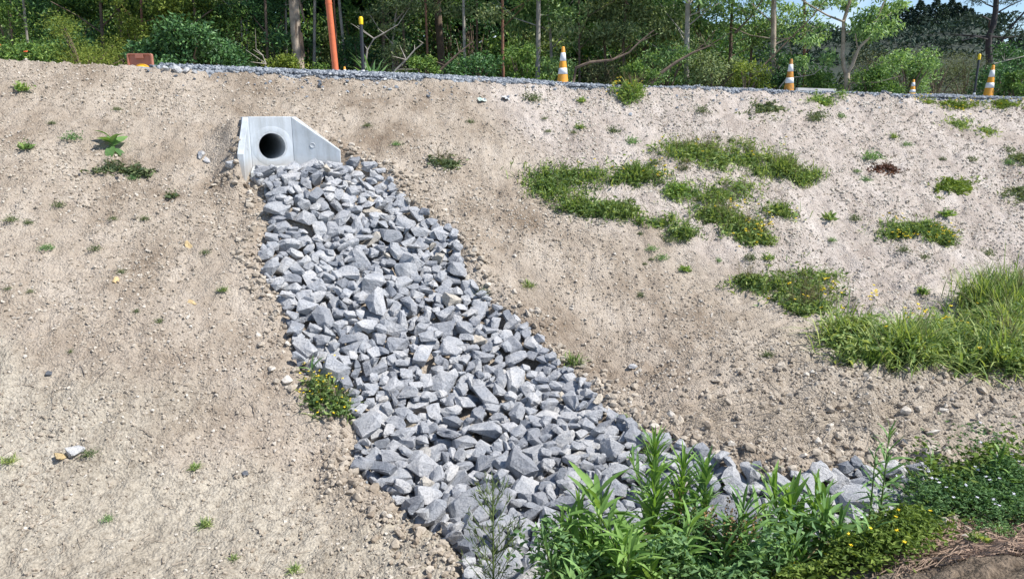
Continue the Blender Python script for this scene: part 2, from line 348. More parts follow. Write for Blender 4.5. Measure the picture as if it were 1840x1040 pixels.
def pixv(U, V):
    out = []
    for k in range(0, len(U), 2000):
        u = np.asarray(U[k:k + 2000], float)[:, None]; v = np.asarray(V[k:k + 2000], float)[:, None]
        rx_, rz_ = ray(u, v); zz = G0(rx_ * YC, np.broadcast_to(YC, (len(u), len(YC)))); hit = rz_ * YC < zz
        i = np.where(hit.any(1), hit.argmax(1), len(YC) - 1); j = np.maximum(i - 1, 0); q = np.arange(len(u))
        d1 = (rz_ * YC - zz)[q, i]; d0 = (rz_ * YC - zz)[q, j]; f = np.clip(d0 / (d0 - d1 + 1e-9), 0, 1)
        Y = YC[j] + (YC[i] - YC[j]) * f; out.append(np.stack([rx_[:, 0] * Y, Y, zz[q, i]], -1))
    return np.concatenate(out)
CHUTE_PX = [(420, 296), (470, 345), (484, 400), (468, 440), (470, 500), (506, 545), (520, 600), (530, 660), (600, 690), (628, 740), (640, 790), (628, 848),
            (700, 885), (722, 925), (800, 965), (822, 1000), (830, 1080), (1010, 1090), (1250, 1030), (1560, 985), (1700, 940), (1760, 880), (1660, 846),
            (1540, 842), (1440, 862), (1360, 850), (1290, 830), (1215, 798), (1165, 785), (1098, 742), (1048, 682), (985, 636), (950, 592),
            (902, 556), (842, 500), (822, 425), (745, 378), (690, 312), (612, 292)]
CH = np.array([pix(u, v)[:2] for u, v in CHUTE_PX])
def poly_dist(x, y, P):
    """signed distance to polygon (positive inside)"""
    x = np.asarray(x, float); y = np.asarray(y, float)
    inside = np.zeros(x.shape, bool); dmin = np.full(x.shape, 1e9)
    for i in range(len(P)):
        ax, ay = P[i]; bx, by = P[(i + 1) % len(P)]
        c = ((ay > y) != (by > y)) & (x < (bx - ax) * (y - ay) / (by - ay + 1e-12) + ax)
        inside ^= c
        t = np.clip(((x - ax) * (bx - ax) + (y - ay) * (by - ay)) / ((bx - ax) ** 2 + (by - ay) ** 2 + 1e-12), 0, 1)
        dmin = np.minimum(dmin, np.hypot(x - ax - t * (bx - ax), y - ay - t * (by - ay)))
    return np.where(inside, dmin, -dmin)
def chute_d(x, y):
    x = np.asarray(x, float); y = np.asarray(y, float); out = np.full(x.shape, -3.0)
    m = (x > -4.5) & (x < 4.6) & (y > 2.8) & (y < 10.2)
    if m.any(): out[m] = poly_dist(x[m], y[m], CH)
    return out
def Gn(x, y):
    """ground with carved chute, ridges and clods"""
    x = np.asarray(x, float); y = np.asarray(y, float)
    z = G0(x, y); cd = chute_d(x, y)
    z = z - (0.13 - 0.17 * smoothstep(1.0, 0.55, np.hypot(x - HWO[0] - 0.25, y - HWO[1] + 0.45))) * smoothstep(-0.05, 0.16, cd) + 0.055 * np.exp(-((cd + 0.13) / 0.10) ** 2) * (0.6 + 1.2 * vnoise(x * 2.2, y * 2.2, 5))
    s = crestY(x) - y
    k = np.where(s > -0.1, 1.0, 0.25) * np.where(cd > 0, 0.5, 1.0)
    pale = smoothstep(-0.5, 4.0, x)
    q1 = x * 0.8 + y * 0.6; q2 = -x * 0.6 + y * 0.8
    n = 0.07 * vnoise(x * 0.9, y * 0.9, 1) + 0.05 * vnoise(x * 2.6, y * 2.6, 2) + 0.032 * vnoise(x * 7, y * 7, 3) + 0.032 * vnoise(x * 15, y * 15, 4)
    n = n + pale * 0.10 * vnoise(q1 * 4.0, q2 * 13.0, 9) + (1 - pale) * 0.034 * vnoise(x * 22, y * 22, 6) + 0.024 * vnoise(x * 31, y * 31, 7) + 0.06 * np.abs(vnoise(x * 11, y * 11, 12)) * smoothstep(0.6, 1.6, x) * smoothstep(7.2, 6.2, y) * (y > 4.8)
    return z + n * k
def lines(parts):
    out = []
    for a, b, h in parts: out.append(np.arange(a, b, h))
    return np.concatenate(out)
gx = np.concatenate([[-420, -200, -90, -50, -30, -20, -15, -12, -10, -9], lines([(-8.2, -6.6, 0.08), (-6.6, 7.0, 0.03), (7.0, 11.5, 0.045), (11.5, 13, 0.15)]), [13.5, 14.5, 16, 19, 25, 40, 80, 200, 420]])
gy = np.concatenate([[-60, -20, -8, -3, -1, 0, 1, 1.6, 2.2, 2.6], lines([(2.8, 6.4, 0.024), (6.4, 9.5, 0.032), (9.5, 16.6, 0.045)]), [17, 17.6, 18.5, 20, 23, 27, 33, 45, 70, 120, 250, 600, 1500]])
XX, YY = np.meshgrid(gx, gy); ZZ = Gn(XX, YY)
rd = smoothstep(0.02, 0.10, YY - crestY(XX)) * smoothstep(-5.4, -4.6, XX)
ZZ = ZZ - 0.09 * rd * (YY < 26)
nx, ny = len(gx), len(gy)
I = np.arange(nx * ny).reshape(ny, nx)
gq = np.stack([I[:-1, :-1], I[:-1, 1:], I[1:, 1:], I[1:, :-1]], -1).reshape(-1, 4)
fcx = (XX[:-1, :-1] + XX[1:, 1:]) / 2; fcy = (YY[:-1, :-1] + YY[1:, 1:]) / 2
fex = (fcx - HWO[0]) * HL[0] + (fcy - HWO[1]) * HL[1]; fea = (fcx - HWO[0]) * HA[0] + (fcy - HWO[1]) * HA[1]
gq = gq[~((np.abs(fex) < 0.24) & (fea > -0.15) & (fea < 0.03)).ravel()]          # the pipe passes through here
gme = mk_mesh('ground', np.stack([XX, YY, ZZ], -1).reshape(-1, 3), [gq], M['soil'], True)
PL = [pix(u, v)[:2] for u, v in ((850, 150), (930, 260), (1010, 390), (1230, 450), (1470, 600), (1840, 665))]
xl = np.array([p[0] for p in PL]); yl = np.array([p[1] for p in PL]); PLP = np.array([(xl[0] - 0.2, 30.0)] + [tuple(p) for p in PL] + [(40, yl[-1]), (40, 30.0)])
zr = smoothstep(-0.35, 0.7, poly_dist(XX, YY, PLP) + 0.5 * vnoise(XX * 1.7, YY * 1.7, 17)) * 0.95
zg = smoothstep(5.0, 4.4, YY + 0.35 * XX + 0.9 * vnoise(XX * 1.5, YY * 1.5, 21)) * smoothstep(0.2, -0.6, XX) * 0.9 + 0.35 * smoothstep(3.5, 1.0, np.abs(YY - 6)) * smoothstep(1.5, 3.0, XX)
zb = smoothstep(4.75, 4.35, YY + 0.25 * vnoise(XX * 3, YY * 3, 31)) * smoothstep(1.5, 2.2, XX)
zb = np.maximum(zb, smoothstep(17.0, 18.5, YY))
zone = np.stack([np.clip(zr, 0, 1), np.clip(zg, 0, 1), np.clip(zb, 0, 1), np.ones_like(zr)], -1).reshape(-1, 4).astype(np.float32)
ca = gme.attributes.new('zone', 'FLOAT_COLOR', 'POINT'); ca.data.foreach_set('color', zone.ravel())
ground = tag(link('ground', gme), 'pale tan bare earth bank falling to a rocky drain', kind='structure')
# ---- gravel road along the crest
rx = np.concatenate([np.arange(-5.2, 13, 0.05), np.arange(13, 40, 1.0)])
rdv = np.concatenate([np.arange(-0.10, 1.2, 0.04), np.array([1.5, 2, 3, 4, 5.0])])
RX, RDm = np.meshgrid(rx, rdv); RY = crestY(RX) + RDm + 0.10 * vnoise(RX * 1.3, RX * 0 + 3, 41)
prof = (0.062 - 0.018 * smoothstep(1, 5, RX)) * np.exp(-((RDm - 0.28) / 0.22) ** 2) * (0.8 + 1.3 * vnoise(RX * 0.9, RDm * 2, 42)) * smoothstep(-5.2, -4.4, RX)
RZ = plateau(RX, RY) + prof + 0.03 * vnoise(RX * 9, RY * 9, 43) - 0.11 * smoothstep(0.0, -0.10, RDm)
I = np.arange(RX.size).reshape(RX.shape)
rq = np.stack([I[:-1, :-1], I[:-1, 1:], I[1:, 1:], I[1:, :-1]], -1).reshape(-1, 4)
tag(link('gravel_road', mk_mesh('gravel_road', np.stack([RX, RY, RZ], -1).reshape(-1, 3), [rq], M['gravel'], True)), 'blue grey gravel road edge along the top of the bank', kind='structure')
def road_z(x, y):
    d = y - crestY(x)
    return plateau(x, y) + (0.062 - 0.018 * smoothstep(1, 5, x)) * np.exp(-((d - 0.28) / 0.22) ** 2) * (0.8 + 1.3 * vnoise(x * 0.9, d * 2, 42))
# ------------------------------------------------------------------ scattered bits through geometry nodes
def scatter(name, P, S, rot, col, mat, label, cat, seed=0):
    """P points, S (n,3) half sizes, rot (n,3) euler, col (n)"""
    me = bpy.data.meshes.new(name); n = len(P)
    me.vertices.add(n); me.vertices.foreach_set('co', np.asarray(P, np.float32).ravel())
    for nm, ty, arr, key in (('scl', 'FLOAT_VECTOR', S, 'vector'), ('rot', 'FLOAT_VECTOR', rot, 'vector'), ('col', 'FLOAT', col, 'value')):
        a = me.attributes.new(nm, ty, 'POINT'); a.data.foreach_set(key, np.asarray(arr, np.float32).ravel())
    me.materials.append(mat)
    o = link(name, me); tag(o, label, cat, kind='stuff')
    gt = bpy.data.node_groups.new(name, 'GeometryNodeTree')
    gt.interface.new_socket('Geometry', in_out='INPUT', socket_type='NodeSocketGeometry')
    gt.interface.new_socket('Geometry', in_out='OUTPUT', socket_type='NodeSocketGeometry')
    N, L = gt.nodes, gt.links
    gi = N.new('NodeGroupInput'); go = N.new('NodeGroupOutput')
    ic = N.new('GeometryNodeMeshIcoSphere'); ic.inputs['Radius'].default_value = 1.0; ic.inputs['Subdivisions'].default_value = 1
    sp = N.new('GeometryNodeSetPosition'); nt = N.new('ShaderNodeTexNoise'); nt.inputs['Scale'].default_value = 0.9; nt.inputs['Detail'].default_value = 3
    nt.noise_dimensions = '4D'; nt.inputs['W'].default_value = 3.3 + seed
    sb = N.new('ShaderNodeVectorMath'); sb.operation = 'SUBTRACT'; sb.inputs[1].default_value = (0.5, 0.5, 0.5)
    ml = N.new('ShaderNodeVectorMath'); ml.operation = 'SCALE'; ml.inputs['Scale'].default_value = 2.0
    L.new(nt.outputs['Color'], sb.inputs[0]); L.new(sb.outputs[0], ml.inputs[0]); L.new(ml.outputs[0], sp.inputs['Offset'])
    L.new(ic.outputs['Mesh'], sp.inputs['Geometry'])
    sm = N.new('GeometryNodeSetMaterial'); sm.inputs['Material'].default_value = mat
    ss = N.new('GeometryNodeSetShadeSmooth'); ss.inputs['Shade Smooth'].default_value = False
    L.new(sp.outputs[0], ss.inputs[0]); L.new(ss.outputs[0], sm.inputs['Geometry'])
    ip = N.new('GeometryNodeInstanceOnPoints')
    a1 = N.new('GeometryNodeInputNamedAttribute'); a1.data_type = 'FLOAT_VECTOR'; a1.inputs['Name'].default_value = 'scl'
    a2 = N.new('GeometryNodeInputNamedAttribute'); a2.data_type = 'FLOAT_VECTOR'; a2.inputs['Name'].default_value = 'rot'
    L.new(gi.outputs[0], ip.inputs['Points']); L.new(sm.outputs[0], ip.inputs['Instance'])
    L.new(a1.outputs['Attribute'], ip.inputs['Scale']); L.new(a2.outputs['Attribute'], ip.inputs['Rotation'])
    L.new(ip.outputs[0], go.inputs[0])
    md = o.modifiers.new('scatter', 'NODES'); md.node_group = gt
    return o
def bits(x, y, zf, lo, hi, pw, sink=0.25, flat=0.75):
    n = len(x); r = lo + (hi - lo) * rng.random(n) ** pw
    S = r[:, None] * (0.7 + 0.6 * rng.random((n, 3))); S[:, 2] *= flat
    z = zf(x, y) + r * (0.5 - sink)
    rot = np.stack([rng.normal(0, 0.5, n), rng.normal(0, 0.5, n), rng.random(n) * 6.28], -1)
    return np.stack([x, y, z], -1), S, rot
# soil clods: density falls with distance, size rises
N1 = 480000
cx_ = rng.uniform(-7.2, 10.8, N1); cy_ = 3.3 + rng.random(N1) ** 1.25 * 12.6
cl = (cx_ / cy_ > -0.76) & (cx_ / cy_ < 0.76) & (cy_ < crestY(cx_) + 0.02) & (chute_d(cx_, cy_) < 0.03)
dens = 0.55 + 1.2 * vnoise(cx_ * 1.1, cy_ * 1.1, 51) + 0.7 * vnoise(cx_ * 3.3, cy_ * 3.3, 52)
cl &= rng.random(N1) < np.clip(dens, 0.12, 1.0)
cl &= ~((cx_ > 1.7) & (cy_ < 4.4) & (rng.random(N1) < 0.85))
cx_, cy_ = cx_[cl], cy_[cl]
P, S, rot = bits(cx_, cy_, Gn, 0.004, 0.021, 4.5)
S *= ((0.65 + 0.06 * cy_) * 0.86)[:, None]
scatter('soil_clods', P, S, rot, np.clip(rng.normal(0.54 + 0.26 * smoothstep(-0.2, 0.6, poly_dist(cx_, cy_, PLP)), 0.22, len(cx_)), 0, 1), M['clod'], 'small crumbly clods of dry earth strewn over the bank', 'clods')
# bigger clods pushed up along the chute edge and on the bench
N2 = 52000
ex_ = rng.uniform(-4.4, 5.2, N2); ey_ = rng.uniform(3.4, 10, N2); dd = chute_d(ex_, ey_)
kp = (dd < 0.04) & (rng.random(N2) < np.exp(-((dd + 0.08) / 0.17) ** 2) * 0.75 + 0.16 * (ex_ > 1.0) * (ey_ < 7) * (ey_ > 5.2))
ex_, ey_ = ex_[kp], ey_[kp]
P, S, rot = bits(ex_, ey_, Gn, 0.009, 0.045, 3.0)
scatter('edge_clods', P, S, rot, np.clip(rng.normal(0.45, 0.22, len(ex_)), 0, 1), M['clod'], 'larger lumps of earth heaped along the edge of the rocks', 'clods', 5)
# loose gravel on the crest
N3 = 26000
vx = rng.uniform(-5.0, 12.5, N3); vd = np.abs(rng.normal(0.18, 0.28, N3)) - 0.06
kp = rng.random(N3) < smoothstep(-5.2, -3.4, vx) * 0.85 + 0.1
vx, vd = vx[kp], vd[kp]; sp_ = rng.random(len(vx)) < 0.015; vd[sp_] = -np.abs(rng.normal(0, 0.35, sp_.sum())); vy = crestY(vx) + vd
P, S, rot = bits(vx, vy, lambda x, y: np.where(y - crestY(x) < -0.03, Gn(x, y), road_z(x, y)), 0.012, 0.034, 2.0, 0.1)
scatter('crest_gravel', P, S, rot, rng.random(len(vx)), M['gravel_bit'], 'blue grey crushed gravel heaped along the road edge', 'gravel', 9)
# ------------------------------------------------------------------ culvert headwall
hw = link('culvert_headwall'); hw.location = (HWO[0], HWO[1], HWZ); hw.rotation_euler = (0, 0, R(28))
tag(hw, 'pale precast concrete culvert headwall with round pipe mouth and splayed wings', 'culvert')
PR, PZ, WX, WT, WH = 0.165, 0.295, 0.255, 0.18, 0.655
def front_wall():
    g = Geo(); n = 48; an = np.arange(n) * 2 * math.pi / n
    def ringp(y): return np.stack([PR * np.cos(an), np.full(n, y), PZ + PR * np.sin(an)], -1)
    def rectp(y):
        out = []
        for a in an:
            c, s_ = math.cos(a), math.sin(a)
            k = min(WX / abs(c) if abs(c) > 1e-6 else 9, ((WH - PZ) if s_ > 0 else PZ + 0.06) / abs(s_) if abs(s_) > 1e-6 else 9)
            out.append((c * k, y, PZ + s_ * k))
        return np.array(out)
    # force the four corners
    rf, rb = rectp(0), rectp(WT)
    for cx, cz in ((WX, WH), (-WX, WH), (-WX, -0.06), (WX, -0.06)):
        i = int(np.argmin((rf[:, 0] - cx) ** 2 + (rf[:, 2] - cz) ** 2)); rf[i] = (cx, 0, cz); rb[i] = (cx, WT, cz)
    V = np.concatenate([ringp(0), rf, ringp(WT), rb]); F = []
    for i in range(n):
        j = (i + 1) % n
        F += [(i, j, n + j, n + i), (2 * n + j, 2 * n + i, 3 * n + i, 3 * n + j), (n + i, n + j, 3 * n + j, 3 * n + i), (j, i, 2 * n + i, 2 * n + j)]
    g.add(V, F); return g
fw_ = link('front_wall', front_wall().mesh('front_wall', M['concrete']), hw)
bv = fw_.modifiers.new('edge', 'BEVEL'); bv.width = 0.006; bv.segments = 2; bv.limit_method = 'ANGLE'; bv.angle_limit = R(50)
SPL = {-1: (R(19), 0.50), 1: (R(70), 0.58)}
def wing(sx):
    g = Geo(); th, ln = SPL[sx]; ex_, ey_ = ln * math.sin(th), -ln * math.cos(th); tx, ty = 0.075 * math.cos(th), 0.075 * math.sin(th)
    pl = [(WX + 0.002, 0.0), (WX + ex_, ey_), (WX + ex_ + tx, ey_ + ty), (WX + 0.070, 0.03), (WX + 0.070, WT - 0.01), (WX + 0.002, WT - 0.01)]
    zt = [WH - 0.004, 0.235, 0.235, WH - 0.004, WH - 0.004, WH - 0.004]
    V = [(sx * x, y, -0.10) for x, y in pl] + [(sx * x, y, z) for (x, y), z in zip(pl, zt)]
    F = [(i, (i + 1) % 6, (i + 1) % 6 + 6, i + 6) for i in range(6)] + [(6, 7, 8, 9), (6, 9, 10, 11)]
    if sx < 0: F = [f[::-1] for f in F]
    g.add(V, F); return g
for sx in (-1, 1):
    w = link('wing_wall', wing(sx).mesh('wing_wall', M['concrete']), hw)
    bv = w.modifiers.new('edge', 'BEVEL'); bv.width = 0.006; bv.segments = 2; bv.limit_method = 'ANGLE'
    # round lifting socket on the inner face
    g = Geo(); n = 16; th, ln = SPL[sx]; tv = np.array([sx * math.sin(th), -math.cos(th), 0]); nv = np.array([-sx * math.cos(th), -math.sin(th), 0]); m_ = np.array([sx * (WX + 0.002), 0, 0.30]) + tv * 0.24
    V = []
    for r_, o_ in ((0.034, 0.002), (0.029, 0.007), (0.023, 0.003), (0.0, 0.001)):
        for k in range(n):
            a = 2 * math.pi * k / n; V.append(m_ + nv * o_ + r_ * (tv * math.cos(a) + np.array([0, 0, 1]) * math.sin(a)))
    F = [(i * n + k, i * n + (k + 1) % n, (i + 1) * n + (k + 1) % n, (i + 1) * n + k) for i in range(3) for k in range(n)]
    g.add(V, F); link('lifting_socket', g.mesh('lifting_socket', M['pipe']), w)
g = Geo(); n = 64; an = np.arange(n) * 2 * math.pi / n                      # pipe barrel with its thick lip
prof = [(PR - 0.004, -0.004), (PR + 0.020, -0.0035), (PR + 0.020, 0.0), (PR + 0.020, 0.4), (PR + 0.020, 2.6), (PR - 0.004, 2.6)]
V = [((r_ * math.cos(a)), y, PZ + r_ * math.sin(a)) for r_, y in prof for a in an]
F = [(i * n + k, i * n + (k + 1) % n, (i + 1) * n + (k + 1) % n, (i + 1) * n + k) for i in (0,) for k in range(n)]
F += [(k, 5 * n + k, 5 * n + (k + 1) % n, (k + 1) % n) for k in range(n)]
V += [(0, 2.6, PZ)]
g.add(V, F); g.add([V[5 * n + k] for k in range(n)] + [(0, 2.6, PZ)], [(k, (k + 1) % n, n) for k in range(n)])
link('pipe', g.mesh('pipe', M['pipe'], False), hw)
g = Geo(); ro = 0.245 + 0.014 * np.array([vnoise(3 * math.cos(a) + 7, 3 * math.sin(a) + 7, 77) + 0.6 * vnoise(9 * math.cos(a) + 7, 9 * math.sin(a) + 7, 78) for a in an])
ro = np.minimum(ro, 0.262); rings = [(np.full(n, PR + 0.019), -0.004), (ro - 0.012, -0.004), (ro, -0.0005)]
V = [(rr[k] * math.cos(a), y, PZ + rr[k] * math.sin(a)) for rr, y in rings for k, a in enumerate(an)]
F = [(i * n + k, i * n + (k + 1) % n, (i + 1) * n + (k + 1) % n, (i + 1) * n + k) for i in range(2) for k in range(n)]
g.add(V, F); link('mortar_collar', g.mesh('mortar_collar', M['concrete'], True), hw)
g = Geo(); V = [(-0.25, 0, 0.05), (0.25, 0, 0.05), (0.72, -0.17, 0.03), (0.5, -0.30, 0.0), (-0.33, -0.30, 0.0)]; V += [(x, y, -0.1) for x, y, _ in V]
g.add(V, [(4, 3, 2, 1, 0)]); g.add(V, [(i, (i + 1) % 5, (i + 1) % 5 + 5, i + 5) for i in range(5)]); link('apron', g.mesh('apron', M['mortar']), hw)
# ------------------------------------------------------------------ riprap stones
def rock_variant(seed, npt=17):
    r = np.random.default_rng(seed); d = r.normal(size=(npt, 3)); d /= np.linalg.norm(d, axis=1)[:, None]
    p = np.sign(d) * np.abs(d) ** r.uniform(0.5, 0.8); p /= np.abs(p).max(); p *= r.uniform(0.72, 1.0, (npt, 1))
    p[:, 2] += 0.25 * p[:, 0] * r.normal(); p[:, 1] += 0.3 * p[:, 0] * r.normal()
    p /= np.abs(p).max(axis=0)
    bm = bmesh.new()
    for q in p: bm.verts.new(q)
    ret = bmesh.ops.convex_hull(bm, input=bm.verts)
    bmesh.ops.delete(bm, geom=[v for v in bm.verts if not v.link_faces], context='VERTS')
    bmesh.ops.recalc_face_normals(bm, faces=bm.faces)
    bm.verts.index_update()
    V = np.array([v.co[:] for v in bm.verts]); F = np.array([[v.index for v in f.verts] for f in bm.faces]); bm.free()
    return V, F
NV = 44
RV = [rock_variant(100 + i, 13 + i % 8) for i in range(NV)]
def rock_mesh(V, F, mat):
    me = mk_mesh('stone', V, [F], mat, False); return me
def chipped(V, F, seed):
    """one subdivision of the hull with small chips, so faces are not dead flat"""
    r = np.random.default_rng(seed); V = list(map(np.array, V)); mid = {}; out = []
    def m(a, b):
        k = (min(a, b), max(a, b))
        if k not in mid:
            mid[k] = len(V); p = (V[a] + V[b]) / 2; V.append(p * (1 + r.normal(0.0, 0.035)) + r.normal(0, 0.025, 3))
        return mid[k]
    for a, b, c in F:
        x, y, z = m(a, b), m(b, c), m(c, a); out += [(a, x, z), (x, b, y), (z, y, c), (x, y, z)]
    return np.array(V), np.array(out)
RC = [chipped(V, F, 900 + i) for i, (V, F) in enumerate(RV)]
RME = [rock_mesh(V, F, M['rock']) for V, F in RC]
CS = 0.012; HX0, HX1, HY0, HY1 = -4.6, 5.0, 2.9, 10.4
hxs = np.arange(HX0, HX1, CS); hys = np.arange(HY0, HY1, CS)
HXX, HYY = np.meshgrid(hxs, hys); HG = Gn(HXX, HYY); HM = HG.copy(); OWN = np.full(HM.shape, -1)
hex_ = (HXX - HWO[0]) * HL[0] + (HYY - HWO[1]) * HL[1]; hea = (HXX - HWO[0]) * HA[0] + (HYY - HWO[1]) * HA[1]
wingm = ((np.abs(hex_) < WX + 0.08) & (hea < 0.02) & (hea > -0.3))
for sx_w in (-1, 1):
    th, ln = SPL[sx_w]; du, dw = sx_w * math.sin(th), math.cos(th); qx = hex_ - sx_w * WX; al = qx * du + hea * dw; ac = (qx * dw - hea * du) * sx_w
    wingm |= (al > -0.02) & (al < ln + 0.03) & (ac > -0.02) & (ac < 0.11)
HM[wingm] += 5.0
CDG = chute_d(HXX, HYY)
def euler_m(e): return np.array(Euler(e).to_matrix())
SN = {}
def slope_normal(x, y):
    k = (round(x * 5), round(y * 5))
    if k not in SN: SN[k] = slope_normal_at(k[0] / 5, k[1] / 5)
    return SN[k]
def slope_normal_at(x, y):
    h = 0.15; return Vector((-(G0(x + h, y) - G0(x - h, y)) / (2 * h), -(G0(x, y + h) - G0(x, y - h)) / (2 * h), 1.0)).normalized()
STONES = []
def settle(var, A, x, y, quant):
    """lowest z at which the stone rests on what already lies there; returns (z, slices, top, mask)"""
    V, F = RV[var]; P_ = V @ A.T
    nrm = np.cross(P_[F[:, 1]] - P_[F[:, 0]], P_[F[:, 2]] - P_[F[:, 0]])
    dd = (nrm * P_[F[:, 0]]).sum(1); r_ = np.abs(P_[:, :2]).max()
    i0 = int((x - r_ - HX0) / CS); i1 = int((x + r_ - HX0) / CS) + 2; j0 = int((y - r_ - HY0) / CS); j1 = int((y + r_ - HY0) / CS) + 2
    if i0 < 0 or j0 < 0 or i1 > len(hxs) or j1 > len(hys): return None
    lx = HXX[j0:j1, i0:i1] - x; ly = HYY[j0:j1, i0:i1] - y
    up = nrm[:, 2] > 1e-7; dn = nrm[:, 2] < -1e-7
    if not up.any() or not dn.any(): return None
    top = ((dd[up] - lx[..., None] * nrm[up, 0] - ly[..., None] * nrm[up, 1]) / nrm[up, 2]).min(-1)
    bot = ((dd[dn] - lx[..., None] * nrm[dn, 0] - ly[..., None] * nrm[dn, 1]) / nrm[dn, 2]).max(-1)
    m = top > bot + 1e-4
    if m.sum() < 4: return None
    gap = (HM[j0:j1, i0:i1] - bot)[m]
    return float(np.quantile(gap, quant)), (slice(j0, j1), slice(i0, i1)), top, m
def orient(x, y, dims, tilt):
    q = Vector((0, 0, 1)).rotation_difference(slope_normal(x, y)).to_matrix()
    e = Euler((rnd.gauss(0, tilt), rnd.gauss(0, tilt), rnd.random() * 6.283)).to_matrix()
    return np.array(q @ e) @ np.diag(dims)
def put(var, dims, x, y, tilt=0.36, quant=0.84, limit=0.25):
    A = orient(x, y, dims, tilt); s_ = settle(var, A, x, y, quant)
    return (A, s_) if s_ else None
def commit(var, A, x, y, s_):
    z, sl_, top, m = s_; k = len(STONES)
    H = HM[sl_]; ow = OWN[sl_]; hit = m & (top + z > H)
    H[hit] = (top + z)[hit]; ow[hit] = k
    STONES.append((var, A, np.array([x, y, z])))
inside = np.argwhere(CDG > 0.0)
big = [(1335, 915, 0.24), (1290, 890, 0.16), (620, 640, 0.15), (775, 868, 0.17), (705, 585, 0.17), (725, 445, 0.15), (1130, 815, 0.16), (1175, 860, 0.16), (1400, 905, 0.17), (1480, 915, 0.16),
       (650, 520, 0.14), (575, 500, 0.13), (585, 440, 0.13), (790, 650, 0.14), (1000, 845, 0.15), (880, 760, 0.14), (940, 945, 0.15), (1445, 905, 0.15)]
for u, v, r_ in big:
    p = pix(u, v); var = rnd.randrange(NV)
    t = put(var, (r_ * 0.92, r_ * 0.7, r_ * 0.45), p[0], p[1], 0.25, 0.55)
    if t and t[1]: commit(var, t[0], p[0], p[1], t[1])
for k in range(2300):
    a = min(max(0.086 * math.exp(rnd.gauss(0, 0.36)), 0.04), 0.165)
    if k > 1350: a = min(a, 0.072)
    dims = (a, a * rnd.uniform(0.55, 0.9), a * rnd.uniform(0.34, 0.62)); var = rnd.randrange(NV); best = None
    for c in range(7):
        j, i = inside[rnd.randrange(len(inside))]; x, y = HXX[j, i], HYY[j, i]
        if CDG[j, i] < a * 0.6: continue
        t = put(var, dims, x, y)
        if not t: continue
        hgt = t[1][0] - HG[j, i]
        if hgt > 0.15: continue
        if best is None or hgt < best[0]: best = (hgt, t, x, y)
    if best: commit(var, best[1][0], best[2], best[3], best[1][1])
cnt = np.bincount(OWN[OWN >= 0], minlength=len(STONES)) * CS * CS
score = cnt / np.array([np.dot(s_[2], s_[2]) for s_ in STONES])
sy_, sx_ = None, None
vis = np.array([abs(s_[2][0] / s_[2][1]) < 0.76 and s_[2][2] / s_[2][1] > -0.74 for s_ in STONES])
order = np.argsort(-score * vis)
chute = link('rock_chute'); cen = pix(760, 620)
chute.location = cen; tag(chute, 'chute of loose grey quarry rocks running down from the culvert pipe', 'rock chute')
CINV = Vector(cen)
for k in order[:300]:
    var, A, p = STONES[k]
    o = link('stone', RME[var], chute); B = Matrix(A.tolist()).to_4x4(); B.translation = Vector(p) - CINV
    o.matrix_local = B
g = Geo(); rest = [STONES[k] for k in order[300:] if cnt[k] > 0]
for var, A, p in rest:
    V, F = RC[var]; g.add(V @ A.T + p - cen, F, rnd.random())
tag(link('stone_fill', g.mesh('stone_fill', M['rock_stuff']), chute), kind='stuff')
def Hz(x, y):
    """top of whatever lies there (rocks included)"""
    i = np.clip(((np.asarray(x) - HX0) / CS).astype(int), 0, len(hxs) - 1); j = np.clip(((np.asarray(y) - HY0) / CS).astype(int), 0, len(hys) - 1)
    return HM[j, i]
# chips between the stones
N4 = 3500
jj = inside[rng.integers(0, len(inside), N4)]; kx = HXX[jj[:, 0], jj[:, 1]] + rng.normal(0, 0.01, N4); ky = HYY[jj[:, 0], jj[:, 1]]
P, S, rot = bits(kx, ky, Hz, 0.008, 0.028, 2.0)
low = (P[:, 2] - Gn(kx, ky)) < 0.075
P, S, rot = P[low], S[low], rot[low]
M['chip'] = clod_material('rock_chip', [(0.0, (0.24, 0.27, 0.31)), (0.5, (0.38, 0.41, 0.45)), (1.0, (0.52, 0.54, 0.56))])
chips = scatter('rock_chips', P, S, rot, rng.random(len(P)), M['chip'], 'small grey stone chips lying between the chute rocks', 'stone chips', 13)
# single stones lying on the bare earth
def lone(u, v, r_, mat, label, name='stone', cat='stone', flat=0.6, var=None, group=None, sink=0.35):
    p = pix(u, v, Gn); var = rnd.randrange(NV) if var is None else var
    V, F = RC[var]; o = link(name, mk_mesh(name, V, [F], mat, False))
    A = orient(p[0], p[1], (r_, r_ * 0.75, r_ * flat), 0.25); B = Matrix(A.tolist()).to_4x4()
    B.translation = Vector(p) + Vector((0, 0, r_ * flat * (1 - 2 * sink * 0.5) * 0.6)); o.matrix_world = B
    return tag(o, label, cat, group)
lone(135, 812, 0.066, M['rock_pale'], 'pale grey speckled stone lying beside a yellow clay lump', flat=0.5)
lone(112, 822, 0.05, M['rock_yellow'], 'yellow clay lump beside the pale speckled stone', 'clay_lump', 'clay lump', 0.5)
lone(88, 672, 0.03, M['rock_dark'], 'small dark pebble alone on the tan bank', 'pebble', 'pebble')
lone(440, 852, 0.03, M['rock_dark'], 'small dark pebble near the left edge of the rock chute', 'pebble', 'pebble')
lone(361, 283, 0.075, M['rock_pale'], 'pale stone on the earth left of the headwall, farther from the pipe', flat=0.55)
lone(374, 291, 0.06, M['rock'], 'small grey stone touching a pale one left of the headwall', flat=0.5)
lone(415, 299, 0.07, M['rock_pale'], 'pale upright stone at the foot of the left wing wall', flat=0.75)
lone(508, 316, 0.22, M['rock_pale'], 'long pale slab lying under the pipe mouth', 'slab', 'stone', 0.22, 4, sink=-0.2)
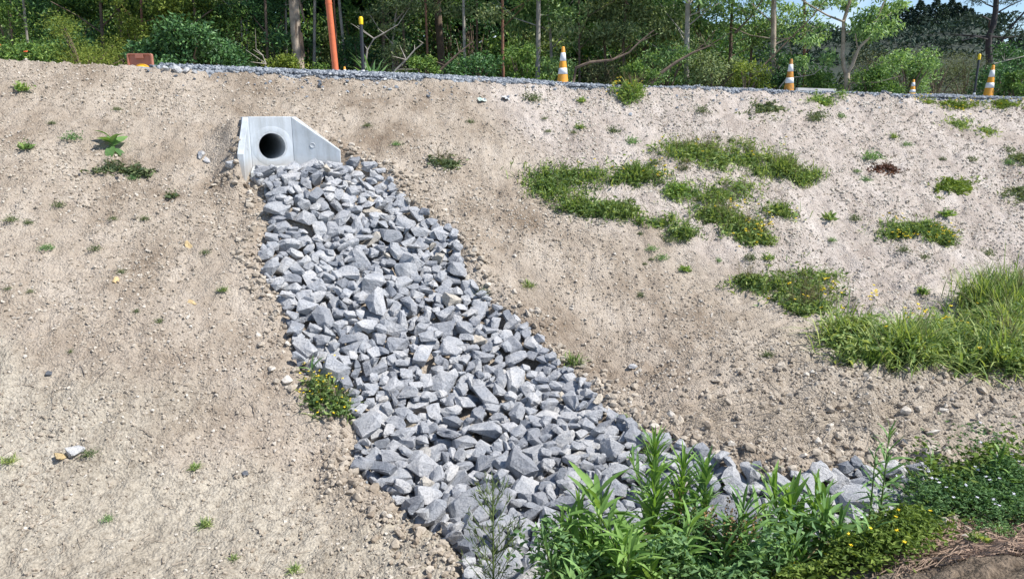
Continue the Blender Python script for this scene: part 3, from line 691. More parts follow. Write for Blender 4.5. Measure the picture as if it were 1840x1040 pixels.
lone(746, 776, 0.12, M['rock_tan'], 'narrow tan slab standing out among the grey chute rocks', 'slab', 'stone', 0.5, 7, sink=-0.9)
lone(668, 378, 0.10, M['rock_tan'], 'cream yellowish rock high up in the grey chute', 'stone', 'stone', 0.7, 9, sink=-1.2)
lone(800, 940, 0.06, M['rock_tan'], 'rounded tan rock at the lower left edge of the chute', 'stone', 'stone', 0.8, 12, sink=-0.6)
lone(1140, 660, 0.06, M['rock_pale'], 'flat pale stone on the earth right of the chute', flat=0.35)
lone(340, 443, 0.055, M['rock_yellow'], 'yellow clay lump on the bank below the headwall', 'clay_lump', 'clay lump', 0.35)
lone(345, 545, 0.05, M['rock_yellow'], 'yellow clay lump crumbling on the bank halfway down, left of the chute', 'clay_lump', 'clay lump', 0.3)
lone(208, 505, 0.05, M['rock_yellow'], 'faint yellow clay lump far left of the chute', 'clay_lump', 'clay lump', 0.3)
lone(1625, 795, 0.035, M['rock_dark'], 'small dark stone on the bench above the weeds', 'pebble', 'pebble')
lone(1475, 862, 0.12, M['rock'], 'tilted blue grey rock propped up at the edge of the drain', flat=0.55, sink=0.0)
for u, v, r_ in ((298, 126, 0.05), (318, 128, 0.08), (335, 129, 0.06), (350, 131, 0.045)):
    o = lone(u, v, r_, M['rock_pale'], 'pale bluish broken rock in a small heap on the crest', group='broken rocks on the crest', flat=0.6)
# ------------------------------------------------------------------ cones, posts and things on the road
def lathe(g, prof, n=28, c=(0, 0)):
    V = [(c[0] + r_ * math.cos(2 * math.pi * k / n), c[1] + r_ * math.sin(2 * math.pi * k / n), z) for r_, z in prof for k in range(n)]
    F = [(i * n + k, i * n + (k + 1) % n, (i + 1) * n + (k + 1) % n, (i + 1) * n + k) for i in range(len(prof) - 1) for k in range(n)]
    g.add(V, F)
def cone_meshes(mat):
    def rr(z): return 0.135 - 0.105 * (z - 0.04) / 0.86
    b = Geo(); lathe(b, [(0.145, 0.035), (0.14, 0.06), (rr(0.09), 0.09), (rr(0.5), 0.5), (rr(0.885), 0.885), (rr(0.9) - 0.008, 0.9), (0.018, 0.9), (0.016, 0.8)])
    bs = Geo(); box_geo(bs, -0.19, 0.19, -0.19, 0.19, 0.0, 0.035)
    bands = []
    for z0, z1 in ((0.36, 0.48), (0.62, 0.78)):
        h = Geo(); lathe(h, [(rr(z0), z0 - 0.001), (rr(z0) + 0.003, z0), (rr(z1) + 0.003, z1), (rr(z1), z1 + 0.001)]); bands.append(h.mesh('band', M['band'], True))
    return b.mesh('body', mat, True), bs.mesh('base', M['rubber']), bands
CM = {k: cone_meshes(M[k]) for k in ('cone_orange', 'cone_dirty')}
def cone(u, vtop, kind, label, tilt=(0, 0), group=None, hc=0.9):
    Y = 12.0
    for _ in range(60):
        rx_, rz_ = ray(u, vtop); Y = Y * 0.5 + 0.5 * (float(plateau(rx_ * Y, Y)) + hc) / rz_
    e = link('traffic_cone'); e.location = (rx_ * Y, Y, float(plateau(rx_ * Y, Y)) + 0.01); e.rotation_euler = (R(tilt[0]), R(tilt[1]), rnd.random() * 1.5); e.scale = (hc / 0.9 * (1.25 if hc < 0.8 else 1.0),) * 2 + (hc / 0.9,)
    tag(e, label, 'traffic cone', group or 'traffic cones along the gravel road')
    b, bs, bands = CM[kind]
    link('body', b, e); bv = link('base', bs, e)
    for h in bands: link('band', h, e)
cone(1012, 85, 'cone_orange', 'clean bright orange cone, tallest looking, beside the bush with yellow flowers')
cone(1422, 107, 'cone_dirty', 'mud stained orange cone standing by the white timber plank')
cone(1783, 118, 'cone_orange', 'orange cone standing near the black post with a rounded yellow top', (0, 2))
cone(1642, 144, 'cone_orange', 'short half hidden orange cone between the forked gum and the far post', hc=0.5)
cone(1488, 150, 'cone_orange', 'cone tip showing just past the end of the white plank', hc=0.5)
cone(1753, 156, 'cone_orange', 'tiny cone tip at the foot of the far black post', hc=0.5)
cone(619, 121, 'cone_orange', 'orange cone tip between the tall orange pole and the flax clump', hc=0.5)
def post(u, vb, vt, Y, label, r_=0.034):
    b = at(u, vb, Y); b[2] = float(plateau(b[0], Y)) - 0.02; top = at(u, vt, Y)[2]; h = top - b[2]
    e = link('marker_post'); e.location = b; tag(e, label, 'post', 'black marker posts')
    g = Geo(); lathe(g, [(r_, 0), (r_, h - 0.12), (r_ * 0.9, h - 0.11)], 14); link('shaft', g.mesh('shaft', M['post_black'], True), e)
    g = Geo(); lathe(g, [(r_ + 0.006, h - 0.13), (r_ + 0.008, h - 0.03), (r_ * 0.8, h - 0.004), (0.001, h)], 14); link('cap', g.mesh('cap', M['cap_yellow'], True), e)
    g = Geo(); lathe(g, [(r_ + 0.001, 0.18), (r_ + 0.005, 0.185), (r_ + 0.005, 0.215), (r_ + 0.001, 0.22)], 14); link('tie', g.mesh('tie', M['band'], True), e)
post(653, 137, 30, 13.4, 'black marker post with yellow cap next to the tall orange pole', 0.03)
post(1751, 165, 97, 17.8, 'black marker post with rounded yellow top near an orange cone', 0.024)
b = at(605, 140, 13.3); t = at(590.5, 0, 13.3); d_ = (t - b) / np.linalg.norm(t - b)
b[2] = float(plateau(b[0], b[1])) - 0.05
g = Geo(); lathe(g, [(0.053, 0), (0.053, 2.2), (0.053, 4.3), (0.045, 4.32), (0.001, 4.32)], 20)
lathe(g, [(0.057, 1.30), (0.057, 1.33)], 20)
e = link('orange_pole', g.mesh('orange_pole', M['pole_orange'], True)); e.location = b
e.rotation_euler = Vector((0, 0, 1)).rotation_difference(Vector(d_)).to_euler()
tag(e, 'tall orange plastic pole leaning slightly beside the big peeling trunk', 'pole')
# red plastic panel with raised rim, amber dome before it
pb = at(254, 124, 11.6)
e = link('plastic_panel'); e.location = (pb[0], pb[1], pb[2] - 0.12); tag(e, 'faded red plastic panel with raised rim behind the crest', 'panel')
def rrect(w, h, r_, n=5):
    pts = []
    for cx, cz, a0 in ((w - r_, h - r_, 0), (-w + r_, h - r_, 90), (-w + r_, r_, 180), (w - r_, r_, 270)):
        for k in range(n + 1):
            a = R(a0 + 90 * k / n); pts.append((cx + r_ * math.cos(a), cz + r_ * math.sin(a)))
    return pts
def slab_ring(outer, inner, y0, y1):
    g = Geo(); n = len(outer); V = [(x, y0, z) for x, z in outer] + [(x, y0, z) for x, z in inner] + [(x, y1, z) for x, z in outer] + [(x, y1, z) for x, z in inner]; F = []
    for i in range(n):
        j = (i + 1) % n; F += [(i, j, n + j, n + i), (2 * n + i, 3 * n + i, 3 * n + j, 2 * n + j), (i, 2 * n + i, 2 * n + j, j), (n + i, n + j, 3 * n + j, 3 * n + i)]
    g.add(V, F); return g
O_ = rrect(0.185, 0.34, 0.03); I_ = [(x * 0.90, 0.17 + (z - 0.17) * 0.90) for x, z in O_]
link('rim', slab_ring(O_, I_, -0.03, 0.03).mesh('rim', M['panel_red']), e)
g = Geo(); n = len(I_); g.add([(x, -0.005, z) for x, z in I_] + [(0, -0.005, 0.17)], [(i, (i + 1) % n, n) for i in range(n)]); g.add([(x, 0.005, z) for x, z in I_] + [(0, 0.005, 0.17)], [((i + 1) % n, i, n) for i in range(n)])
link('sheet', g.mesh('sheet', M['panel_red']), e)
g = Geo(); box_geo(g, -0.06, 0.06, -0.034, -0.005, 0.27, 0.323); link('grip', g.mesh('grip', M['panel_red']), e)
dm = at(256, 125, 11.4); g = Geo()
prof = [(0.095, 0.0), (0.105, 0.003), (0.105, 0.02)] + [(0.1 * math.cos(a), 0.02 + 0.085 * math.sin(a)) for a in np.linspace(0, 1.56, 9)]
lathe(g, prof, 24)
for k in (-1, 0, 1): V, F = tube([(0.1 * math.cos(a) * 1.01, k * 0.03, 0.02 + 0.088 * math.sin(a)) for a in np.linspace(0.2, 2.9, 10)], 0.006, 5); g.add(V, F)
e = link('amber_dome', g.mesh('amber_dome', M['dome'], True)); e.location = (dm[0], dm[1], dm[2] - 0.035)
tag(e, 'small ribbed amber dome sitting in front of the red panel', 'dome')
g = Geo(); box_geo(g, -0.42, 0.42, -0.05, 0.05, 0, 0.05); pb = at(1466, 160.5, 16.0)
e = link('timber_plank', g.mesh('timber_plank', M['white_wood'])); e.location = (pb[0], pb[1], pb[2] - 0.035); e.rotation_euler = (0, R(1.5), R(6))
tag(e, 'white timber plank lying on the gravel beside the muddy cone', 'plank')
def scrap(u, v, w, mat, label, seed):
    r = np.random.default_rng(seed); p = pix(u, v, Gn); g = Geo(); n = 7
    X, Yy = np.meshgrid(np.linspace(-1, 1, n), np.linspace(-0.7, 0.7, n)); Zs = 0.35 * r.random((n, n)) + 0.2
    V = np.stack([X + 0.15 * r.normal(size=X.shape), Yy + 0.15 * r.normal(size=X.shape), Zs], -1).reshape(-1, 3) * w
    I = np.arange(n * n).reshape(n, n); F = np.stack([I[:-1, :-1], I[:-1, 1:], I[1:, 1:], I[1:, :-1]], -1).reshape(-1, 4)
    g.add(V, F); o = link('litter_scrap', g.mesh('litter_scrap', mat)); o.location = p; o.rotation_euler = (R(25), 0, r.random() * 3); tag(o, label, 'litter')
scrap(865, 182, 0.07, M['litter_mint'], 'crumpled mint green scrap just below the crest', 3)
scrap(908, 180, 0.08, M['litter_white'], 'crumpled whitish scrap next to the mint green one', 4)
# ------------------------------------------------------------------ plant helpers
def unit(a): return a / (np.linalg.norm(a, axis=-1, keepdims=True) + 1e-9)
def add_leaves(g, C, D, L, W, r=rng, fold=0.15, lo=0.0, hi=1.0):
    """pointed leaf quads: centre C, direction D, length L, width W"""
    n = len(C); D = unit(D); L = np.broadcast_to(L, (n,))[:, None]; W = np.broadcast_to(W, (n,))[:, None]
    S = unit(np.cross(D, r.normal(size=(n, 3)))); Nn = np.cross(S, D)
    V = np.stack([C - D * L / 2, C + S * W / 2 + Nn * L * fold - D * L * 0.05, C + D * L / 2, C - S * W / 2 + Nn * L * fold - D * L * 0.05], 1).reshape(-1, 3)
    g.add(V, np.arange(4 * n).reshape(n, 4), lo + (hi - lo) * r.random(n))
def add_blades(g, B, L, W, lean, r=rng, up=(0, 0, 1), lo=0.0, hi=1.0, droop=0.35):
    """curved grass blades from base points B"""
    n = len(B); az = r.random(n) * 6.283; L = np.broadcast_to(L, (n,)); W = np.broadcast_to(W, (n,)); lean = np.broadcast_to(lean, (n,))
    out = np.stack([np.cos(az), np.sin(az), np.zeros(n)], -1); side = np.stack([-np.sin(az), np.cos(az), np.zeros(n)], -1); up = np.asarray(up, float)
    rows = []
    for t, wv in ((0, 0.7), (0.4, 1.0), (0.75, 0.7)):
        c = B + (up * (t * np.cos(lean) - droop * t * t * np.sin(lean))[:, None] + out * (t * np.sin(lean) + 0.25 * t * t)[:, None]) * L[:, None]
        rows += [c - side * (W * wv / 2)[:, None], c + side * (W * wv / 2)[:, None]]
    t = 1.0; tip = B + (up * (t * np.cos(lean) - droop * np.sin(lean) - 0.06)[:, None] + out * (np.sin(lean) + 0.25)[:, None]) * L[:, None]
    V = np.stack(rows + [tip], 1).reshape(-1, 3); o = (np.arange(n) * 7)[:, None]
    a = lo + (hi - lo) * r.random(n)
    n0 = g.n; g.add(V, np.concatenate([o + np.array([[0, 1, 3, 2]]), o + np.array([[2, 3, 5, 4]])]), np.concatenate([a, a]))
    g.f.setdefault(3, []).append(o + np.array([[4, 5, 6]]) + n0); g.a.setdefault(3, []).append(a)
def flowers(P, r_, mat, name='flowers'):
    g = Geo(); n = len(P)
    for ang in (0.0, 0.785):
        for k in range(2):
            th = ang + k * 1.5708
            a = np.stack([np.full(n, math.cos(th)), np.full(n, math.sin(th)), rng.normal(0, 0.3, n)], -1) * r_; b_ = np.stack([np.full(n, -math.sin(th)), np.full(n, math.cos(th)), rng.normal(0, 0.3, n)], -1) * r_ * 0.45
            V = np.stack([P - a + b_ * 0 + [0, 0, r_ * 0.4], P - b_, P + a + [0, 0, r_ * 0.4], P + b_], 1).reshape(-1, 3); g.add(V, np.arange(4 * n).reshape(n, 4))
    V0 = np.array([(math.cos(k * 1.047) * 0.35, math.sin(k * 1.047) * 0.35, 0.25) for k in range(6)] + [(0, 0, 0.5)]) * r_
    for p in P: g.add(V0 + p, [(k, (k + 1) % 6, 6) for k in range(6)])
    return g.mesh(name, mat)
def local(g_pts, org): return g_pts - org
# ------------------------------------------------------------------ weed and grass patches on the bank
def ell_points(ells, n):
    w = np.array([e[2] * e[3] * (e[4] if len(e) > 4 else 1) for e in ells], float); pick = rng.choice(len(ells), n, p=w / w.sum())
    E = np.array([e[:4] for e in ells], float)[pick]; t = rng.random(n) * 6.283; q = np.abs(rng.normal(0, 0.62, n)) ** 0.85
    q *= 1 + 0.5 * vnoise(2.2 * np.cos(t) + E[:, 0], 2.2 * np.sin(t) + E[:, 1], 63)
    return pixv(E[:, 0] + E[:, 2] * q * np.cos(t), E[:, 1] + E[:, 3] * q * np.sin(t))
GI = None
def Gq(x, y): return G0(x, y)
def patch(ells, n, hgt, wid, label, mat='grass', leafn=0, stalks=0, fl=(), name='weed_patch', lean=(0.1, 1.0), lo=0.0, hi=1.0, flmat='yellow', flr=0.021):
    P = ell_points(ells, int(n * 1.45)); hole = vnoise(P[:, 0] * 2.7, P[:, 1] * 2.7, 65) + 0.6 * vnoise(P[:, 0] * 7, P[:, 1] * 7, 66)
    P = P[(hole > -0.08) | (rng.random(len(P)) < 0.22)]; n = len(P); P[:, 2] = Gn(P[:, 0], P[:, 1]); org = P.mean(0); org[2] = P[:, 2].min()
    e = link(name); e.location = org; tag(e, label, 'weeds' if name == 'weed_patch' else 'grass')
    clump = 0.55 + 0.9 * (vnoise(P[:, 0] * 4, P[:, 1] * 4, 61) + 0.5)
    g = Geo(); add_blades(g, P - org, hgt * 1.2 * clump * rng.uniform(0.4, 1.25, n), wid * rng.uniform(0.6, 1.3, n), rng.uniform(*lean, n), lo=lo, hi=hi)
    if leafn:
        leafn = int(leafn * 1.8); C = P[rng.integers(0, n, leafn)] - org + np.stack([rng.normal(0, 0.03, leafn), rng.normal(0, 0.03, leafn), rng.random(leafn) * hgt * 0.75], -1)
        D = rng.normal(size=(leafn, 3)); D[:, 2] = np.abs(D[:, 2]) * 0.5; add_leaves(g, C, D, rng.uniform(0.04, 0.12, leafn), rng.uniform(0.015, 0.034, leafn), lo=lo, hi=hi)
    tag(link('foliage', g.mesh('foliage', M[mat]), e), kind='stuff')
    if stalks:
        g = Geo(); Q = P[rng.integers(0, n, stalks)] - org
        for q in Q:
            h = hgt * rng.uniform(1.0, 2.0); dx, dy = rng.normal(0, 0.35, 2) * h
            pts = [q, q + [dx * 0.4, dy * 0.4, h * 0.6], q + [dx, dy, h]]; V, F = tube(pts, [0.0028, 0.002, 0.001], 3); g.add(V, F, rng.random())
            for k in range(4):
                s0 = np.array(pts[1]) + (np.array(pts[2]) - pts[1]) * rng.random(); V, F = tube([s0, s0 + rng.normal(0, 0.05, 3) + [0, 0, 0.05]], [0.0015, 0.0008], 3); g.add(V, F, rng.random())
        tag(link('dry_stalks', g.mesh('dry_stalks', M['dry_stem']), e), kind='stuff')
    if len(fl):
        FP = []
        for u, v, su, sv, m_ in fl:
            for k in range(int(m_ * 1.7)):
                p = pixv([u + rng.normal(0, su)], [v + rng.normal(0, sv)])[0]; p[2] += hgt * rng.uniform(0.45, 0.9); FP.append(p - org)
        tag(link('flowers', flowers(np.array(FP), flr, M[flmat]), e), kind='stuff')
    return e
patch([(990, 330, 40, 30), (1060, 322, 60, 20), (1140, 322, 55, 16), (1035, 375, 30, 14), (1100, 385, 60, 16), (1180, 402, 38, 11), (1228, 424, 30, 11)], 4200, 0.15, 0.012,
      'thick green grass clump hooking round bare earth, starting beside the smooth brown slope', leafn=2500, fl=[(1110, 312, 45, 8, 6), (1190, 322, 8, 9, 8)], stalks=40, name='grass_patch')
patch([(1255, 280, 65, 20), (1340, 288, 65, 20), (1400, 310, 45, 16), (1440, 322, 35, 10)], 3600, 0.17, 0.010,
      'long weedy clump with dry stalks on the upper pale bank', leafn=2500, fl=[(1280, 262, 60, 12, 6), (1380, 285, 30, 8, 3)], stalks=130)
patch([(1300, 355, 60, 22, 0.45), (1285, 390, 40, 14, 0.7), (1335, 415, 42, 16), (1362, 435, 30, 9), (1405, 390, 42, 10, 0.5)], 2300, 0.15, 0.010,
      'straggly weeds with yellow flowers at their lower end, below the long clump', 'grass', leafn=1800, fl=[(1315, 378, 14, 4, 7), (1360, 420, 18, 10, 20), (1398, 390, 25, 8, 4)], stalks=90)
patch([(1600, 425, 30, 8), (1645, 418, 45, 15), (1690, 430, 28, 10)], 1900, 0.14, 0.009,
      'low dark green grass mound fringed with yellow flowers on the pale bank', leafn=1200, fl=[(1630, 433, 18, 3, 9), (1700, 430, 12, 8, 16), (1610, 405, 20, 3, 5)], stalks=14, name='grass_patch')
patch([(1350, 518, 42, 14), (1440, 520, 58, 28, 0.6), (1455, 552, 38, 14)], 2300, 0.15, 0.010,
      'weeds with dark dry stalks and a few yellow flowers above the big grass belt', leafn=1800, fl=[(1490, 530, 10, 12, 8), (1450, 540, 25, 12, 8)], stalks=110)
patch([(1530, 615, 48, 28), (1600, 640, 70, 20), (1700, 625, 85, 34), (1790, 610, 60, 48), (1815, 645, 50, 22)], 8500, 0.32, 0.015,
      'big lush green grass belt along the foot of the bank', 'grass', leafn=8500, fl=[(1650, 595, 12, 4, 6), (1570, 560, 5, 6, 6), (1700, 610, 70, 25, 14)], stalks=70, name='grass_patch', lean=(0.1, 1.3), lo=0.0)
patch([(1770, 560, 55, 26, 0.7), (1815, 560, 30, 40)], 1100, 0.34, 0.010, 'tall seeding grass rising behind the lush belt', 'grass', leafn=900, stalks=40, name='grass_patch', lean=(0.03, 0.5))
patch([(1540, 600, 34, 12), (1580, 658, 42, 8)], 1500, 0.10, 0.008, 'short bright lawn like grass in the bend of the lush belt', 'grass_lime', name='grass_patch')
patch([(1216, 347, 26, 11)], 500, 0.13, 0.010, 'rounded bright green tuft between the hooked clump and the long clump', 'grass_lime', leafn=200, name='grass_patch')
patch([(1130, 172, 22, 10)], 380, 0.22, 0.012, 'bushy weed with yellow flower heads growing on the crest', 'grass_lime', leafn=700, stalks=25, fl=[(1130, 160, 18, 12, 16)])
patch([(1485, 183, 28, 8)], 420, 0.14, 0.011, 'bright green grass tuft on the crest near the white plank', 'grass_lime', leafn=150, name='grass_patch')
patch([(1375, 203, 34, 12)], 420, 0.07, 0.010, 'flat grey green weed mat below the muddy cone', 'weed_grey', leafn=700)
patch([(1665, 188, 18, 8, 1), (1720, 190, 45, 7), (1800, 188, 45, 7)], 700, 0.09, 0.010, 'thin yellowish weeds fringing the crest under the far cones', 'cover_lime', leafn=700, fl=[(1655, 180, 15, 4, 10), (1800, 185, 30, 5, 14), (1720, 195, 30, 8, 10)], flr=0.02)
patch([(1725, 225, 28, 10), (1775, 240, 20, 8)], 420, 0.07, 0.010, 'small patchy green weeds in two tufts high on the pale bank', 'grass', leafn=300, fl=[(1775, 240, 8, 4, 3)])
patch([(1715, 335, 32, 13)], 420, 0.06, 0.010, 'yellowish green mossy mat on the pale bank', 'cover_lime', leafn=900)
patch([(1830, 352, 30, 12), (1835, 292, 20, 14)], 420, 0.09, 0.010, 'grey green weeds in two tufts at the far end of the pale bank', 'weed_grey', leafn=500)
patch([(575, 712, 28, 32), (615, 735, 14, 22)], 150, 0.10, 0.010, 'leafy weed with yellow flowers growing at the edge of the rock chute', 'grass', leafn=480, fl=[(570, 705, 22, 22, 26), (620, 735, 12, 14, 8)], flr=0.013, stalks=14)
patch([(1590, 303, 20, 8)], 260, 0.06, 0.008, 'reddish brown dead weed on the pale bank', 'reddead', leafn=300)
patch([(1232, 305, 14, 12)], 160, 0.12, 0.006, 'dry grey dead tussock beside the long weedy clump', 'dry_stem')
patch([(225, 307, 38, 8)], 200, 0.07, 0.007, 'low twiggy grey weed below the broad leaved plant', 'weed_grey', leafn=250, stalks=14)
patch([(805, 300, 25, 8)], 240, 0.09, 0.007, 'twiggy grey green weed right of the headwall', 'weed_grey', leafn=220, stalks=18)
# ------------------------------------------------------------------ small weeds, one object each
def small_weed(kind, r):
    g = Geo()
    if kind == 'rosette':
        n = 22; az = r.random(n) * 6.283; el = r.uniform(0.15, 1.1, n); D = np.stack([np.cos(az) * np.cos(el), np.sin(az) * np.cos(el), np.sin(el)], -1); L = r.uniform(0.5, 1.0, n)
        add_leaves(g, D * (L / 2)[:, None], D, L, L * 0.28, r)
        n = 40; C = r.normal(0, 0.25, (n, 3)); C[:, 2] = np.abs(C[:, 2]) + 0.1; add_leaves(g, C, r.normal(size=(n, 3)) + [0, 0, 0.7], 0.4, 0.12, r)
    elif kind == 'tuft':
        B = r.normal(0, 0.22, (70, 3)); B[:, 2] = 0; add_blades(g, B, r.uniform(0.5, 1.1, 70), 0.07, r.uniform(0.1, 1.1, 70), r)
    else:
        n = 170; C = r.normal(0, 0.38, (n, 3)); C[:, 2] = np.abs(C[:, 2]) * 0.8; add_leaves(g, C, r.normal(size=(n, 3)), r.uniform(0.15, 0.32, n), 0.09, r)
        B = r.normal(0, 0.25, (20, 3)); B[:, 2] = 0; add_blades(g, B, r.uniform(0.5, 1.0, 20), 0.04, r.uniform(0.1, 1.0, 20), r)
    return g
WK = {(k, m_): [small_weed(k, np.random.default_rng(i * 7 + hash2(np.array([len(k)]), np.array([i]), 3).size)).mesh('small_weed', M[m_]) for i in range(3)]
      for k, m_ in (('rosette', 'grass'), ('rosette', 'grass_lime'), ('tuft', 'grass'), ('tuft', 'grass_lime'), ('mat', 'weed_grey'), ('mat', 'cover'), ('rosette', 'weed_grey'))}
WL = {'rosette': 'leafy weed', 'tuft': 'grass tuft', 'mat': 'low weed'}
LANDM = [(40, 160, 'just below the left crest'), (203, 275, 'near the lone broad leaved plant'), (60, 400, 'on the bare bank left of the yellow clay lumps'), (310, 350, 'between the headwall and the yellow clay lump'),
         (340, 500, 'beside the yellow clay lumps'), (135, 812, 'near the pale speckled stone'), (400, 980, 'on the pale earth at the slope foot'), (700, 240, 'up the slope beside the headwall'), (900, 200, 'below the litter scraps'),
         (1040, 200, 'below the clean orange cone'), (1110, 245, 'under the crest bush with yellow flowers'), (860, 530, 'at the right edge of the rock chute, halfway down'), (1030, 655, 'at the right edge of the rock chute, lower down'), (1120, 757, 'where the chute meets the bench'),
         (960, 516, 'on the smooth brown slope'), (1200, 470, 'below the tip of the hooked grass clump'), (1490, 210, 'below the crest near the white plank'), (1600, 250, 'high on the pale bank below the half hidden cone'), (1560, 300, 'beside the reddish dead weed'),
         (1500, 396, 'between the straggly weeds and the flower fringed mound'), (1700, 385, 'just above the flower fringed mound'), (1378, 467, 'just above the weeds with dark stalks'), (1655, 528, 'behind the lush grass belt'), (1380, 640, 'below the lush grass belt on brown earth'),
         (1780, 965, 'on the pine needles'), (1250, 395, 'beside the straggly weeds'), (1745, 290, 'above the mossy mat')]
spots = [(40, 165, 20, 'rosette', 'grass_lime'), (130, 252, 16, 'mat', 'cover'), (48, 270, 15, 'rosette', 'grass_lime'), (238, 323, 11, 'mat', 'cover'), (310, 357, 17, 'rosette', 'weed_grey'),
         (105, 372, 11, 'mat', 'weed_grey'), (50, 402, 9, 'mat', 'weed_grey'), (20, 398, 12, 'mat', 'weed_grey'), (400, 525, 12, 'tuft', 'grass'), (712, 261, 12, 'mat', 'cover'), (660, 228, 10, 'mat', 'weed_grey'),
         (955, 182, 20, 'mat', 'weed_grey'), (1045, 184, 15, 'rosette', 'grass_lime'), (1042, 233, 15, 'rosette', 'grass'), (978, 215, 8, 'mat', 'weed_grey'), (1100, 238, 17, 'mat', 'weed_grey'), (985, 238, 9, 'mat', 'weed_grey'),
         (1470, 212, 20, 'mat', 'weed_grey'), (1605, 249, 12, 'tuft', 'grass'), (1565, 286, 22, 'mat', 'cover'), (1700, 388, 18, 'rosette', 'grass_lime'), (1490, 396, 18, 'rosette', 'grass'), (1535, 396, 14, 'mat', 'weed_grey'),
         (950, 516, 15, 'tuft', 'grass'), (1230, 487, 16, 'rosette', 'grass_lime'), (1170, 450, 14, 'mat', 'cover'), (1188, 466, 15, 'mat', 'cover'), (1290, 470, 10, 'mat', 'cover'), (1378, 467, 20, 'rosette', 'grass'), (865, 530, 16, 'mat', 'weed_grey'),
         (1030, 655, 26, 'tuft', 'grass'), (1120, 757, 16, 'mat', 'cover'), (350, 843, 12, 'tuft', 'grass_lime'), (1655, 528, 18, 'rosette', 'grass_lime'), (1135, 258, 15, 'mat', 'cover'), (1030, 240, 8, 'mat', 'weed_grey'),
         (1380, 640, 14, 'mat', 'weed_grey'), (1150, 533, 10, 'mat', 'weed_grey'), (530, 1025, 15, 'tuft', 'grass'), (370, 945, 18, 'tuft', 'weed_grey' if False else 'grass'), (195, 935, 12, 'mat', 'cover'), (18, 832, 14, 'tuft', 'grass'),
         (160, 818, 14, 'mat', 'weed_grey'), (85, 448, 13, 'mat', 'cover'), (170, 450, 11, 'mat', 'weed_grey'), (260, 395, 10, 'mat', 'weed_grey'), (1510, 212, 10, 'mat', 'cover'), (1745, 290, 10, 'mat', 'weed_grey'), (1555, 325, 12, 'mat', 'cover'),
         (420, 1005, 10, 'tuft', 'grass'), (845, 222, 10, 'mat', 'weed_grey'), (1250, 395, 12, 'mat', 'weed_grey'), (1800, 960, 22, 'mat', 'cover'), (1758, 972, 20, 'rosette', 'grass')]
rs_ = random.Random(77)
spots += [(rs_.uniform(1150, 1830), rs_.uniform(195, 480), rs_.uniform(7, 15), 'mat', rs_.choice(['weed_grey', 'cover', 'weed_grey'])) for _ in range(26)] + [(rs_.uniform(10, 420), rs_.uniform(180, 700), rs_.uniform(6, 10), 'mat', 'weed_grey') for _ in range(10)]
for i, (u, v, pxr, k, m_) in enumerate(spots):
    p = pix(u, v, Gn); r_ = pxr / F0 * np.linalg.norm(p) * 1.15
    o = link('small_weed', WK[(k, m_)][i % 3]); o.location = p; o.scale = (r_, r_, r_ * rnd.uniform(0.75, 1.05)); o.rotation_euler = (0, 0, rnd.random() * 6.28)
    lm = min(LANDM, key=lambda q: math.hypot((q[0] - u), (q[1] - v) * 1.3))[2]
    tint = {'grass_lime': 'bright green', 'grass': 'mid green', 'weed_grey': 'dull grey green', 'cover': 'dark green'}[m_]
    tag(o, 'small ' + tint + ' ' + WL[k] + ' ' + lm, 'weed', 'scattered small weeds on the bank')
# ------------------------------------------------------------------ large leaves and leafy plants
def lance_mesh(seed, droop, width, mat, fold=0.25, seg=5):
    """one long leaf of unit length along +x, curving down"""
    V = []; F = []
    for i in range(seg + 1):
        t = i / seg; x = t * (1 - 0.12 * droop * t); z = 0.10 * t - droop * 0.55 * t * t
        w = width * (math.sin(math.pi * min(1, t * 0.92 + 0.06)) ** 0.8) * (1 - 0.25 * t)
        V += [(x, -w, z + w * fold), (x, 0, z), (x, w, z + w * fold)]
    for i in range(seg):
        a = i * 3; F += [(a, a + 1, a + 4, a + 3), (a + 1, a + 2, a + 5, a + 4)]
    r = np.random.default_rng(seed)
    return mk_mesh('leaf', V, [F], mat, True, np.full(len(F), r.uniform(0.15, 0.9)))
def leaf_set(width, mat): return [lance_mesh(i, 0.1 + 0.22 * i, width * (0.85 + 0.1 * (i % 3)), M[mat]) for i in range(5)]
LS = {'lush': leaf_set(0.085, 'lance'), 'narrow': leaf_set(0.055, 'lance'), 'dark': leaf_set(0.075, 'lance_dark'), 'broad': leaf_set(0.30, 'lance_dark'), 'spike': leaf_set(0.055, 'lance'), 'fine': leaf_set(0.05, 'weed_grey'), 'dry': leaf_set(0.06, 'dry_stem')}
